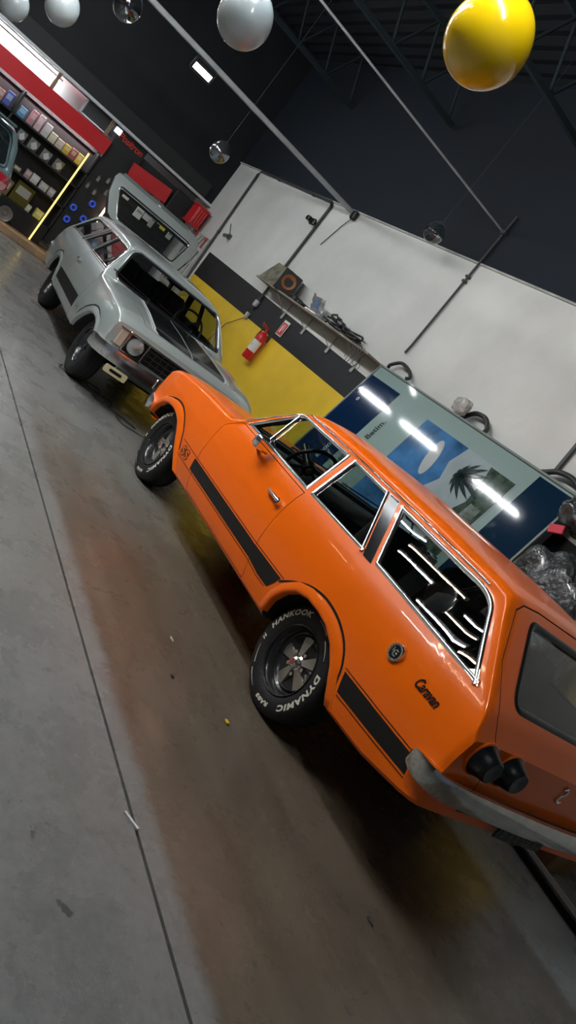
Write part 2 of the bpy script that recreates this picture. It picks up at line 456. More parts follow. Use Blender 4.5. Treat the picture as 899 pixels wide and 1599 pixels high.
def hull(ins=0.0, x0=-1.085, x1=3.225, step=.022, zb_fn=None, zcut=None, cabin=False):
    xs = []
    x = x0
    while x < x1-1e-6: xs.append(x); x += step
    xs.append(x1)
    NS, NT = 26, 20
    vs, fs = [], []; per = None
    for x in xs:
        T = float(np.interp(x, *TX)); zE = float(np.interp(x, TAB_X, TAB_E)); zC = float(np.interp(x, TAB_X, TAB_C)); n = float(np.interp(x, TAB_X, TAB_N))
        zb = float(np.interp(x, *ZB))
        sh = 1.0
        if not cabin:
            e = min(x-x0, x1-x)
            if e < .02: sh = 1-.012*(1-e/.02)
        if cabin:
            slope = 1 if (x > 1.42 or x < -.58) else 0
            zC -= .030 + .028*slope; zE -= .02+.03*slope; zb = zb_fn(x)
        zE = max(zE, zb+.10); zC = max(zC, zE+.02)
        Y = lambda z: (y_of(z)*T - ins)*sh
        half = [(0, zb)]
        for t in (.5, .9): half.append(((Y(zb)-.04)*t, zb))
        half.append((Y(zb)-.012, zb+.004))
        for i in range(NS+1):
            z = zb+.02+(zE-zb-.02)*i/NS; half.append((Y(z), z))
        yE = Y(zE)
        for i in range(1, NT+1):
            a = math.pi/2*i/NT
            half.append((yE*max(0, math.cos(a))**(2/n), zE+(zC-zE)*math.sin(a)**(2/n)))
        ring = half + [(-y, z) for (y, z) in half[-2:0:-1]]
        per = len(ring); vs += [(x, y, z) for (y, z) in ring]
    for i in range(len(xs)-1):
        for k in range(per):
            l = (k+1) % per
            fs.append((i*per+k, i*per+l, (i+1)*per+l, (i+1)*per+k))
    fs.append(tuple(range(per))[::-1]); fs.append(tuple((len(xs)-1)*per+k for k in range(per)))
    m = MB(); m.add(vs, fs); return m

# outlines read off the side of the car (x forward from the rear axle, z up)
WIN_DOOR_R = ([(1.772, .958), (1.548, 1.225), (1.50, 1.262), (.868, 1.272), (.798, .956)], [.01, .03, .03, .01, .008], 4)
WIN_REAR_R = ([(.752, .957), (.815, 1.272), (.405, 1.272), (.105, .966)], .008, 3)
WIN_QTR_R = ([(-.010, .968), (.272, 1.270), (-.50, 1.268), (-.605, 1.238), (-.905, .952)], [.012, .03, .05, .06, .012], 4)
def win(r, d=0.0): return round_poly(inset(r[0], d) if d else r[0], r[1], r[2])
WIN_DOOR, WIN_REAR, WIN_QTR = win(WIN_DOOR_R), win(WIN_REAR_R), win(WIN_QTR_R)
QTR_CHROME_IN = round_poly([(-.030, .988), (.245, 1.250), (-.46, 1.250), (-.575, 1.226), (-.835, .985)], [.02, .03, .05, .06, .03], 4)
DOOR = round_poly([(1.80, .940), (1.93, .84), (1.915, .77), (1.89, .58), (1.80, .37), (1.785, .335), (.665, .350), (.678, .385), (.702, .457), (.727, .535), (.748, .62), (.770, .775), (.786, .940)], [.0, .03, .02, .03, .02, .01, .02, .02, .02, .02, .03, .03, 0], 3)
ARCH_R = [(.335, .25), (.335, .36), (.315, .45), (.265, .53), (.19, .588), (.09, .617), (-.02, .622), (-.13, .612), (-.23, .575), (-.315, .515), (-.38, .44), (-.43, .37), (-.46, .32), (-.47, .25)]
ARCH_F = [(3.035, .25), (3.04, .34), (3.02, .43), (2.97, .51), (2.89, .575), (2.79, .606), (2.68, .615), (2.57, .606), (2.47, .582), (2.37, .527), (2.27, .455), (2.18, .39), (2.10, .325), (2.03, .25)]
TG = [(0, 1.318), (.40, 1.314), (.53, 1.302), (.59, 1.272), (.69, 1.09), (.712, .92), (.665, .80), (.590, .68), (.568, .60), (.560, .50), (0, .50)]
TG_WIN = round_poly([(.465, 1.272), (.612, .972), (-.612, .972), (-.465, 1.272)], [.05, .07, .07, .05], 6)
WS = round_poly([(.705, .965), (.585, 1.285), (-.585, 1.285), (-.705, .965)], [.05, .08, .08, .05], 6)
def mirror_poly(p): return p + [(-y, z) for (y, z) in p[-2:0:-1]]

HULL_MESH = hull().mesh('hull', ORANGE)
BVH = BVHTree.FromPolygons([v.co.copy() for v in HULL_MESH.vertices], [tuple(p.vertices) for p in HULL_MESH.polygons])
def prj(mode, a, b, off=0.0, side=1):
    o, d = {'side': ((a, 2*side, b), (0, -side, 0)), 'rear': ((-3, a, b), (1, 0, 0)), 'ws': ((2.6, a, b), (-1, 0, 0)),
            'front': ((5, a, b), (-1, 0, 0)), 'top': ((a, b, 3), (0, 0, -1))}[mode]
    h, n, _, _ = BVH.ray_cast(Vector(o), Vector(d))
    if h is None:
        q = {'side': (a, .8*side, b), 'rear': (-1.07, a, b), 'ws': (1.8, a, b), 'front': (3.2, a, b), 'top': (a, b, .9)}[mode]
        h, n, _, _ = BVH.find_nearest(Vector(q))
    if n.dot(Vector(d)) > 0: n = -n
    return h + n*off
def patch(poly, mode, off, step=.03, side=1, m=None, mi=0):
    v, f = grid_patch(poly, step)
    m = m or MB(); m.add([prj(mode, a, b, off, side) for a, b in v], f, mi); return m
def letters(v, f, mode, off, side=1, m=None, mi=0, L=.02):
    v, f = split_edges(v, f, L); m = m or MB()
    m.add([prj(mode, p[0], p[1], off, side) for p in v], f, mi); return m
def band(poly, width, mode, h, side=1, m=None, base=.0, step=.03, closed=True, mi=0):
    """a raised half-round moulding of the given width that follows an outline on the body"""
    P = dense(poly, step, closed); N = len(P); sgn = 1
    if closed: sgn = 1 if area2(P) > 0 else -1
    vs, fs = [], []; K = 5
    for i in range(N):
        a = Vector(P[i-1] if (closed or i) else P[i]); b = Vector(P[(i+1) % N] if (closed or i < N-1) else P[i])
        t = (b-a).normalized(); n = Vector((-t.y, t.x))*sgn
        for k in range(K):
            u = k/(K-1); q = Vector(P[i]) + n*width*(u if closed else u-.5)
            vs.append(prj(mode, q.x, q.y, base - .004 + (h+.004)*math.sin(math.pi*u)**.6, side))
    for i in range(N if closed else N-1):
        j = (i+1) % N
        for k in range(K-1): fs.append((i*K+k, i*K+k+1, j*K+k+1, j*K+k))
    m = m or MB(); m.add(vs, fs, mi); return m

def make_shell():
    body = HULL_MESH.copy()
    cab = hull(.035, -1.03, 1.80, .03, lambda x: .66 if x < .42 else (.66-(x-.42)/.08*.30 if x < .5 else .36), cabin=True).mesh('cab', CABIN)
    body = boolean(body, cab, 'DIFFERENCE')
    c = MB()
    for s in (-1, 1):
        c.prism(ARCH_R, 'y', s*.56, s*1.0); c.prism(ARCH_F, 'y', s*.50, s*1.0)
    body = boolean(body, c.mesh('c', WELL), 'DIFFERENCE')
    c = MB()
    for p in (WIN_DOOR_R, WIN_REAR_R, WIN_QTR_R):
        q = win(p, .010)
        for s in (-1, 1): c.prism(q, 'y', s*.50, s*1.0)
    body = boolean(body, c.mesh('c', CABIN), 'DIFFERENCE')
    body = boolean(body, MB().prism(WS, 'x', 1.36, 2.1).prism(TG_WIN, 'x', -1.3, -.52).mesh('c', CABIN), 'DIFFERENCE')
    # the tailgate
    tgp = mirror_poly(TG)
    def gate_cut(p):
        m = MB().prism(p, 'x', -1.3, -.50).mesh('c', SEAM)
        return boolean(m, MB().box((-.52, 0, .55), (1.0, 2.4, .70)).mesh('c', SEAM), 'DIFFERENCE')   # the load floor stays with the body
    gate = boolean(body.copy(), gate_cut(tgp), 'INTERSECT')
    body = boolean(body, gate_cut(inset(tgp, -.005)), 'DIFFERENCE')
    # the doors
    doors = []
    for s in (1, -1):
        d = boolean(body.copy(), MB().prism(DOOR, 'y', s*.60, s*1.0).mesh('c', SEAM), 'INTERSECT'); doors.append(d)
        body = boolean(body, MB().prism(inset(DOOR, -.004), 'y', s*.60, s*1.0).mesh('c', SEAM), 'DIFFERENCE')
    # the bonnet
    hp = round_poly([(1.985, .60), (3.13, .56), (3.13, -.56), (1.985, -.60)], .04, 4)
    hood = boolean(body.copy(), MB().prism(hp, 'z', .79, 1.2).mesh('c', SEAM), 'INTERSECT')
    body = boolean(body, MB().prism(inset(hp, -.004), 'z', .79, 1.2).mesh('c', SEAM), 'DIFFERENCE')
    return dict(body=body, gate=gate, door_l=doors[0], door_r=doors[1], hood=hood)
SHELL = make_shell()

def recolor(me, paint):
    me = me.copy()
    for i, mt in enumerate(me.materials):
        if mt == ORANGE: me.materials[i] = paint
    return me

TYRE_R = .310
def wheel(parent, x, side, letters_on, spoke_mat, steer=0.0, lip_mat=RIMBLK):
    """tyre (part) with rim, hub cap, nuts and raised lettering (sub-parts); built at the axle, outer face towards +y"""
    yo = .80
    prof = [(.185, -.085), (.215, -.098), (.262, -.102), (.292, -.092), (.306, -.075), (.310, -.055), (.310, -.030), (.305, -.028), (.305, -.020), (.310, -.018),
            (.310, .016), (.305, .018), (.305, .026), (.310, .028), (.310, .055), (.306, .075), (.292, .090), (.275, .098), (.248, .101), (.222, .099), (.200, .090), (.186, .080)]
    t = MB().lathe(prof, (0, 0, 0), 'y', 56, closed=True)
    tyre = t.build('tyre', RUBBER, parent, 40)
    tyre.location = (x, side*(yo-.10), TYRE_R); tyre.rotation_euler = (0, 0, (0 if side > 0 else math.pi)+steer)
    rim = MB()
    rim.lathe([(.192, .094), (.196, .084), (.186, .076), (.176, .060), (.168, .030), (.150, .016), (.150, -.08), (.186, -.09), (.176, -.06), (.158, -.05), (.158, .006), (.176, .02), (.184, .06), (.186, .09)], ax='y', n=48, closed=True)
    rim.lathe([(.152, .020), (.147, .030), (.140, .022), (.02, .004), (.02, -.02), (.14, -.02)], ax='y', n=40, closed=True)
    ro = rim.build('rim', lip_mat, tyre)
    sp = MB()
    for k in range(5):
        a = R_(110-72*k); ca, sa = math.cos(a), math.sin(a)
        def P(r, t, y):   # seen from outside, right is -x
            return (-(r*ca - t*sa), y, r*sa + t*ca)
        q = [P(.040, -.014, .040), P(.040, .014, .040), P(.138, .036, .026), P(.145, 0, .027), P(.138, -.036, .026)]
        q2 = [P(.040, -.018, .008), P(.040, .018, .008), P(.138, .040, .008), P(.147, 0, .008), P(.138, -.040, .008)]
        sp.add(q+q2, [(0, 1, 2, 3, 4), (9, 8, 7, 6, 5)] + [(i, i+5, (i+1) % 5+5, (i+1) % 5) for i in range(5)])
    so = sp.build('wheel_spokes', spoke_mat, tyre, 20); so['label'] = 'five flared spokes'
    hc = MB().lathe([(.0, .072), (.022, .071), (.030, .064), (.033, .045), (.042, .038), (.044, .01)], ax='y', n=28)
    hc.build('hub_cap', CHROME if letters_on else RIMBLK, tyre)
    if letters_on:
        e = MB().lathe([(.0, .0745), (.016, .0735), (.018, .070)], ax='y', n=20); e.build('hub_emblem', mat('emblem_red', (.35, .05, .05), .4), tyre)
    for k in range(5):
        a = R_(146-72*k); nt = MB(); nt.cyl((-.062*math.cos(a), .012, .062*math.sin(a)), (-.062*math.cos(a), .040, .062*math.sin(a)), .011, 8)
        nt.build('wheel_nut', CHROME, tyre)
    vl = MB().cyl((-.17*math.cos(R_(200)), .06, .17*math.sin(R_(200))), (-.15*math.cos(R_(200)), .095, .15*math.sin(R_(200))), .004, 8)
    vl.build('valve_stem', RUBBER, tyre)
    if letters_on:
        def sidewall_y(r): return float(np.interp(r, [.200, .222, .248, .275, .292], [.090, .099, .101, .098, .090]))+.0012
        def arc(s, a0, a1, r0, h):
            v, f = text_mesh(s, h*1.38, .0019, .18, 1.16); v, f = split_edges(v, f, .012)
            xs = [p[0] for p in v]; lo, hi = min(xs), max(xs); out = []
            for p in v:
                a = R_(a0 + (a1-a0)*(p[0]-lo)/(hi-lo)); r = r0 + p[1]
                out.append((-r*math.cos(a), sidewall_y(r), r*math.sin(a)))
            L = MB(); L.add(out, f); L.build('tyre_lettering', LETTER, tyre, None, fix=False)
        def flash(a0, a1):
            L = MB()
            am = (a0+a1)/2
            for (b0, b1, r0, w0, w1) in ((a0, am-3*np.sign(a1-a0), .262, .002, .007), (am+3*np.sign(a1-a0), a1, .250, .007, .002)):
                n = 14; vs = []
                for i in range(n+1):
                    t = i/n; a = R_(b0+(b1-b0)*t); ww = w0+(w1-w0)*t
                    for r in (r0-ww/2, r0+ww/2): vs.append((-r*math.cos(a), sidewall_y(r), r*math.sin(a)))
                L.add(vs, [(2*i, 2*i+1, 2*i+3, 2*i+2) for i in range(n)])
            L.build('tyre_flash', LETTER, tyre, None, fix=False)
        arc('HANKOOK', 176, 106, .240, .030); arc('DYNAMIC', 22, -50, .240, .030); arc('RA03', -66, -92, .243, .021)
        arc('H', 194, 187, .243, .022); flash(92, 38); flash(-106, -160)
    return tyre

def seat_mesh(w, back_h, lean, cushion=.52):
    m = MB()
    m.box((0, 0, .07), (cushion, w, .15), bev=.05)
    rot = Matrix.Rotation(-lean, 4, 'Y')
    m.box((-cushion/2-.02-math.sin(lean)*back_h/2, 0, .10+math.cos(lean)*back_h/2), (.13, w, back_h), rot, bev=.055)
    return m

def build_wagon(name, paint, lettered, is_front_view, gate_open, loc, rz, label, group=None):
    root = empty(name, loc, rz, label, 'car', group)
    P = lambda o: o
    body = link('body', recolor(SHELL['body'], paint), root, 32)
    hood = link('bonnet', recolor(SHELL['hood'], paint), root, 32)
    dl = link('door', recolor(SHELL['door_l'], paint), root, 32)
    dr = link('door', recolor(SHELL['door_r'], paint), root, 32)
    gate = link('tailgate', recolor(SHELL['gate'], paint), root, 32)
    # ---- panes
    glass = GLASS
    for side, door in ((1, dl), (-1, dr)):
        vx = [(1.50, 1.262), (1.548, 1.225), (1.772, .958)]
        patch(win(WIN_DOOR_R, .006), 'side', -.010, .04, side).build('door_window', glass, door, 60, fix=False)
        patch(win(WIN_REAR_R, .006), 'side', -.010, .04, side).build('side_window', glass, root, 60, fix=False)
        patch(win(WIN_QTR_R, .006), 'side', -.010, .04, side).build('side_window', glass, root, 60, fix=False)
        m = band(WIN_DOOR, .024, 'side', .010, side)
        band([(1.452, .962), (1.530, 1.240)], .018, 'side', .010, side, m, closed=False)     # vent-pane bar
        m.build('window_trim', CHROME, door, 60)
        m = band(WIN_REAR, .024, 'side', .010, side); m.build('window_trim', CHROME, root, 60)
        m = MB()
        a, b = WIN_QTR, QTR_CHROME_IN
        band(WIN_QTR, .028, 'side', .010, side, m)
        patch([WIN_QTR_R[0][-1], (-.80, .960), (-.845, 1.005)], 'side', .006, .03, side, m)
        m.build('window_trim', CHROME, root, 60)
        patch(round_poly([(.400, 1.270), (.296, 1.270), (.004, .958), (.088, .958)], .004, 2), 'side', .002, .04, side).build('pillar_panel', BLKGLOSS, root, 60, fix=False)
        band([(.372, 1.262), (.300, 1.262)], .012, 'side', .008, side, closed=False).build('pillar_clip', CHROME, root, 60)
        # drip rail
        m = MB(); pts = [(1.80, .965), (1.66, 1.115), (1.555, 1.235), (1.50, 1.281), (1.2, 1.287), (.5, 1.288), (-.2, 1.287), (-.50, 1.28)]
        m.tube([prj('side', a, b, .003, side) for a, b in dense(pts, .04, False)], .006, 6); m.build('drip_rail', CHROME if not is_front_view else paint, root, 60)
        # arch lips
        for poly, nm in ((ARCH_R, 'arch_lip'), (ARCH_F, 'arch_lip')):
            q = [p for p in poly if p[1] > .30]; m = MB()
            P3 = [prj('side', a, b, 0, side) for a, b in dense(q, .03, False)]
            n = len(P3); cen = Vector((sum(p.x for p in P3)/n, 0, .33)); vs = []
            for p in P3:
                rad = Vector((p.x-cen.x, 0, p.z-cen.z)).normalized()
                for (dr_, dy) in ((.062, -.001), (.045, .006), (.022, .013), (.004, .014), (-.006, .006), (-.004, -.030)):
                    s_ = p + rad*dr_
                    if dr_ > .01:
                        h_ = prj('side', s_.x, s_.z, 0, side); s_ = h_
                    vs.append((s_.x, s_.y + dy*side, s_.z))
            m.add(vs, [(i*6+k, i*6+k+1, (i+1)*6+k+1, (i+1)*6+k) for i in range(n-1) for k in range(5)])
            m.build(nm, paint, root, 60)
        # black stripes and pinstripes
        st = MB()
        if lettered:
            main = [(1.90, .532), (1.30, .536), (.73, .541), (.36, .553), (.385, .500), (.42, .455), (.55, .450), (.71, .462), (1.27, .456), (1.885, .450)]
        else:
            main = [(1.84, .572), (.40, .572), (.41, .500), (.44, .445), (1.84, .435)]
        patch(main, 'side', .0016, .04, side, st)
        if lettered:
            patch([(-.405, .555), (-.955, .582), (-.978, .504), (-.445, .464)], 'side', .0016, .04, side, st)
            patch([(3.075, .43), (2.995, .53), (2.965, .50), (3.05, .40)], 'side', .0016, .03, side, st)
        w_ = .013
        arcs = [[(-.415, .465), (-.372, .555), (-.29, .628), (-.16, .676), (-.005, .690), (.135, .664), (.25, .61), (.36, .535)],
                [(2.17, .462), (2.24, .53), (2.32, .592), (2.50, .668), (2.67, .684), (2.855, .640), (2.96, .565), (2.995, .50)]]
        for a in arcs:
            sm = []
            for i in range(len(a)-1):   # smooth through the points
                p0, p1, p2, p3 = [Vector(a[max(0, min(len(a)-1, i+k))]) for k in (-1, 0, 1, 2)]
                for t in (0, .25, .5, .75):
                    sm.append(tuple(.5*(2*p1+(p2-p0)*t+(2*p0-5*p1+4*p2-p3)*t*t+(3*p1-p0-3*p2+p3)*t**3)))
            sm.append(a[-1]); D = dense(sm, .02, False); vs = []
            for i in range(len(D)):
                t = (Vector(D[min(i+1, len(D)-1)])-Vector(D[max(0, i-1)])).normalized(); n = Vector((-t.y, t.x))
                for u, o_ in ((-w_/2, 0), (w_/2, 0)): vs.append(prj('side', D[i][0]+n.x*u, D[i][1]+n.y*u, .0018, side))
            st.add(vs, [(2*i, 2*i+1, 2*i+3, 2*i+2) for i in range(len(D)-1)])
        def pin(pts, w=.004):
            D = dense(pts, .04, False); vs = []
            for i in range(len(D)):
                t = (Vector(D[min(i+1, len(D)-1)])-Vector(D[max(0, i-1)])).normalized(); n = Vector((-t.y, t.x))
                for u in (-w/2, w/2): vs.append(prj('side', D[i][0]+n.x*u, D[i][1]+n.y*u, .0018, side))
            st.add(vs, [(2*i, 2*i+1, 2*i+3, 2*i+2) for i in range(len(D)-1)])
        if lettered:
            pin([(2.18, .438), (1.885, .438), (1.27, .444), (.71, .450), (.55, .438), (.44, .442)])
            pin([(2.20, .545), (1.90, .544), (1.30, .548), (.73, .553), (.34, .566)])
            pin([(-.45, .452), (-.985, .492)]); pin([(-.395, .567), (-.955, .594)])
        so = st.build('side_stripe', STRIPE, root, None, fix=False)
        # SS in paint with a black edge
        v0, f0 = text_mesh('SS', .100, .0085, 0, 1.22); v1, f1 = text_mesh('SS', .100, .0022, 0, 1.22)
        k = -1 if side > 0 else 1; x0 = 2.135 if side > 0 else 1.915
        tr = lambda v: [(x0 + k*p[0]*1.30, .459 + p[1]*.90) for p in v]
        letters(tr(v0), f0, 'side', .0022, side).build('lettering', STRIPE, root, None, fix=False)
        o = letters(tr(v1), f1, 'side', .0034, side).build('lettering', paint if lettered else mat('silver_letter', (.6, .62, .6), .4), root, None, fix=False)
        # door handle, mirror, lock
        h = MB()
        pa, pb = prj('side', .970, .803, .022, side), prj('side', .835, .803, .022, side)
        h.tube([prj('side', .985, .803, .0, side), pa, pb, prj('side', .82, .803, .008, side)], [.009, .011, .013, .012], 10)
        h.cyl(prj('side', .832, .800, -.004, side), prj('side', .832, .800, .030, side), .021, 18)
        h.build('door_handle', CHROME, door, 40)
        if not is_front_view:      # the silver car shows no door mirrors
            mb = MB(); c0 = prj('side', 1.44, .915, .0, side)
            mb.tube([c0, c0+Vector((-.05, side*.045, .006)), c0+Vector((-.12, side*.075, .025))], [.022, .014, .014], 10)
            mm = mb.build('mirror_arm', BLKPLAST, door, 40)
            mh = MB().box(c0+Vector((-.145, side*.085, .055)), (.075, .145, .095), bev=.022); mh.build('mirror_housing', BLKPLAST if is_front_view else CHROME, mm, 60)
            MB().box(c0+Vector((-.184, side*.085, .055)), (.004, .115, .068), bev=.002).build('mirror_glass', mat('mirror_face', (.75, .77, .8), .03, metal=1), mm)
    # ---- windscreen and rear pane
    patch(inset(WS, -.006), 'ws', -.012, .06).build('windscreen', glass, root, 60, fix=False)
    m = band(inset(WS, -.012), .022, 'ws', .008); m.build('windscreen_seal', BLKPLAST, root, 60)
    m = band(inset(WS, -.020), .010, 'ws', .008); m.build('windscreen_trim', CHROME, root, 60)
    wp = MB()
    for y0 in (.28, -.30):
        wp.tube([prj('ws', y0, .968, .02), prj('ws', y0-.25, .985, .016), prj('ws', y0-.44, 1.0, .014)], .006, 6)
        wp.tube([prj('top', 1.98, y0, -.01), prj('ws', y0, .968, .022)], .010, 8)
    wp.build('wiper', BLKPLAST, root)
    patch(inset(TG_WIN, -.006), 'rear', -.012, .05).build('rear_window', GLASS_D if not gate_open else glass, gate, 60, fix=False)
    band(inset(TG_WIN, -.012), .030, 'rear', .008).build('rear_window_seal', BLKPLAST if not gate_open else CHROME, gate, 60)
    # tailgate emblem and lock
    e = MB()
    sc = Vector((-1.078, 0, .755))
    pts = [(.022, .030), (.008, .042), (-.014, .034), (-.014, .012), (.010, -.004), (.016, -.026), (-.004, -.040), (-.022, -.030)]
    e.tube([(sc.x-.010, sc.y+a, sc.z+b) for a, b in pts], .0075, 8)
    e.cyl((sc.x+.004, 0, sc.z), (sc.x-.010, 0, sc.z), .012, 12); e.build('tailgate_emblem', CHROME, gate, 40)
    # ---- tail lamps: outer on the body, inner on the tailgate
    for s in (1, -1):
        for yy, par in ((.690, root), (.488, gate)):
            base = prj('rear', s*yy, .755).x
            if gate_open and par is gate: continue
            t = MB().lathe([(.078, .004), (.078, -.008), (.071, -.014), (.059, -.052), (.053, -.074), (.047, -.080), (.0, -.076)], (base, s*yy, .755), 'x', 32)
            to = t.build('tail_lamp', BLKPLAST, par, 40); to['label'] = 'smoked black round tail lamp'
            MB().lathe([(.086, .003), (.086, -.004), (.079, -.008), (.077, .002)], (base, s*yy, .755), 'x', 32, closed=True).build('lamp_ring', paint, to, 40)
    # ---- bumpers
    def bumper(path, zc, hh, nm, depth=.05, mt=CHROME):
        P = []
        for p in path: P.append(Vector((p[0], p[1], 0)))
        vs = []; K = [(-.30, -.5), (.20, -.5), (.62, -.40), (.90, -.20), (1.0, .04), (.92, .24), (.66, .42), (.25, .5), (-.30, .5), (-.45, .0)]; L_ = [0.0]
        for i in range(1, len(P)): L_.append(L_[-1]+(P[i]-P[i-1]).length)
        for i, p in enumerate(P):
            a = P[max(0, i-1)]; b = P[min(len(P)-1, i+1)]; t = (b-a).normalized(); n = Vector((t.y, -t.x, 0))
            e = min(L_[i], L_[-1]-L_[i]); tp = min(1.0, .30+.70*math.sqrt(max(0, 1-(1-min(1, e/.09))**2)))
            for (d, z) in K: vs.append((p.x+n.x*d*depth*tp, p.y+n.y*d*depth*tp, zc+z*hh*tp))
        k = len(K); m = MB()
        m.add(vs, [(i*k+j, i*k+(j+1) % k, (i+1)*k+(j+1) % k, (i+1)*k+j) for i in range(len(P)-1) for j in range(k)] + [tuple(range(k)), tuple((len(P)-1)*k+j for j in range(k))[::-1]])
        return m.build(nm, mt, root, 50)
    half = [(-.945, .866), (-.955, .869), (-.970, .872), (-1.00, .874), (-1.035, .873), (-1.07, .864), (-1.105, .835), (-1.125, .78), (-1.14, .68), (-1.155, .45), (-1.165, .2), (-1.168, 0)]
    rb = bumper([(x, -y) for x, y in half] + half[-2::-1], .590, .094, 'rear_bumper', .045, DULLCHROME)
    MB().box((-1.105, 0, .595), (.06, 1.0, .03)).build('bumper_bracket', BLKPLAST, rb)
    halff = [(3.02, .872), (3.035, .874), (3.06, .875), (3.10, .868), (3.19, .845), (3.245, .79), (3.265, .68), (3.275, .4), (3.28, 0)]
    fb = bumper(halff + [(x, -y) for x, y in halff[-2::-1]], .485, .125, 'front_bumper')
    MB().box((3.225, 0, .485), (.12, 1.1, .03)).build('bumper_bracket', BLKPLAST, fb)
    # ---- number plates
    pl = MB().box((-1.125, .08, .505), (.012, .40, .085), bev=.004).build('number_plate', BLKPLAST, root)
    pl['label'] = 'dark number plate under the rear bumper'
    MB().box((-1.10, .08, .545), (.04, .30, .02)).build('plate_bracket', BLKPLAST, pl)
    ch = MB()
    for i in range(7):
        y = .08+.16-i*.053; ch.box((-1.1325, y, .505), (.002, .006, .05)); ch.box((-1.1325, y-.018, .505), (.002, .006, .05)); ch.box((-1.1325, y-.009, .505+(.022 if i % 2 else -.022)), (.002, .022, .006))
    ch.build('plate_lettering', mat('plate_grey', (.16, .15, .13), .5), pl)
    # ---- nose: grille, lamps, indicators
    nx = 3.222
    g = MB()
    g.box((nx-.005, 0, .650), (.03, .90, .165), bev=.006)
    go = g.build('grille', BLKPLAST, root)
    bars = MB()
    for z in (.600, .650, .700): bars.box((nx+.014, 0, z), (.012, .90, .008))
    for k in range(13): bars.box((nx+.012, -.42+.07*k, .650), (.008, .006, .15))
    bars.build('grille_bar', mat('grille_grey', (.03, .03, .03), .35), go)
    tr = MB()
    tr.box((nx+.012, 0, .742), (.03, .92, .018), bev=.006); tr.box((nx+.012, 0, .562), (.03, .92, .012), bev=.004); tr.build('grille_trim', CHROME, go)
    for s in (1, -1):
        bz = MB()
        cy, cz, hw, hh = s*.555, .652, .105, .092
        bz.box((nx-.01, cy, cz), (.03, 2*hw-.01, 2*hh-.01))
        lampbox = bz.build('headlamp_housing', BLKPLAST, root)
        fr = MB()
        for (y, z, dy, dz) in ((0, hh, 2*hw, .018), (0, -hh, 2*hw, .018), (hw, 0, .018, 2*hh+.018), (-hw, 0, .018, 2*hh+.018)):
            fr.box((nx+.016, cy+y, cz+z), (.05, dy, dz), bev=.005)
        fr.build('headlamp_bezel', DULLCHROME, lampbox)
        MB().lathe([(.078, .0), (.082, .014), (.076, .024), (.070, .026), (.045, .036), (.015, .041), (.0, .042)], (nx+.004, cy, cz), 'x', 32).build('headlamp', mat('lamp_glass', (.62, .64, .62), .12, metal=.6, coat=1), lampbox)
        ti = MB()
        q = [(nx+.012, s*.668), (nx+.008, s*.735), (nx-.03, s*.797), (nx-.07, s*.808), (nx-.07, s*.70), (nx-.03, s*.668)]
        ti.prism(q, 'z', .575, .735)
        io = ti.build('turn_indicator', mat('indicator_lens', (.55, .42, .34), .25, coat=.6), root, 20)
        fr = MB()
        for z in (.572, .738): fr.tube([(a[0]+.004, a[1]*1.004, z) for a in q[:4]], .008, 6)
        for a in (q[0], q[3]): fr.tube([(a[0]+.003, a[1], .572), (a[0]+.003, a[1], .738)], .008, 6)
        fr.build('indicator_bezel', DULLCHROME, io)
    # ---- cabin
    MB().box((.55, 0, .40), (2.3, 1.45, .06)).build('cabin_floor', CABIN, root)
    for y in (.36, -.36):
        st = seat_mesh(.50, .62, .22).build('front_seat', SEAT, root, 50); st.location = (.80, y, .44)
        hr = MB().box((-.60+.155, 0, .845), (.09, .27, .15), Matrix.Rotation(-.15, 4, 'Y'), bev=.035)
        hr.build('headrest', SEAT, st, 50)
    rs = seat_mesh(1.20, .50, .28, .48).build('rear_seat', SEAT, root, 50); rs.location = (.10, 0, .68-.16)
    db = MB().prism([(1.78, .50), (1.78, .93), (1.70, .945), (1.60, .92), (1.54, .84), (1.55, .70), (1.60, .55)], 'y', -.70, .70)
    db.build('dashboard', BLKPLAST, root, 40)
    sw = MB(); c = Vector((1.43, .40, .975)); tilt = Matrix.Rotation(R_(-24), 3, 'Y')
    ring = [c + tilt @ Vector((0, 0.19*math.cos(a), 0.19*math.sin(a))) for a in [2*math.pi*k/36 for k in range(36)]]
    sw.tube(ring, .014, 10, closed=True)
    for a in (R_(200), R_(340), R_(270)):
        sw.tube([c + tilt @ Vector((.03, 0, 0)), c + tilt @ Vector((0, .18*math.cos(a), .18*math.sin(a)))], .012, 8)
    sw.cyl(c + tilt @ Vector((.0, 0, 0)), c + tilt @ Vector((.05, 0, 0)), .05, 20)
    swo = sw.build('steering_wheel', BLKPLAST, root, 50)
    MB().cyl(c + tilt @ Vector((.04, 0, 0)), c + tilt @ Vector((.24, 0, 0)), .03, 14).build('steering_column', BLKPLAST, swo)
    b = MB().cyl(c + tilt @ Vector((.0, 0, 0)), c + tilt @ Vector((-.006, 0, 0)), .022, 16).build('wheel_badge', mat('gold_badge', (.5, .36, .08), .35, metal=.8), swo)
    # ---- wheels
    for x in (0, 2.668):
        for s in (1, -1):
            wheel(root, x, s, lettered, SPOKE if lettered else RIMBLK, steer=(-.03 if x > 1 else 0) if lettered else (R_(0)))
    und = MB()
    for x in (0, 2.668): und.cyl((x, -.66, TYRE_R), (x, .66, TYRE_R), .045, 12)
    und.box((-.62, .1, .40), (.40, .7, .12), bev=.03); und.box((2.5, 0, .32), (.5, .6, .10), bev=.03)
    und.tube([(2.3, -.3, .27), (.4, -.35, .26), (-.9, -.4, .33)], .03, 10); und.build('underbody', BLKPLAST, root)
    return dict(root=root, gate=gate, hood=hood, body=body, dl=dl)

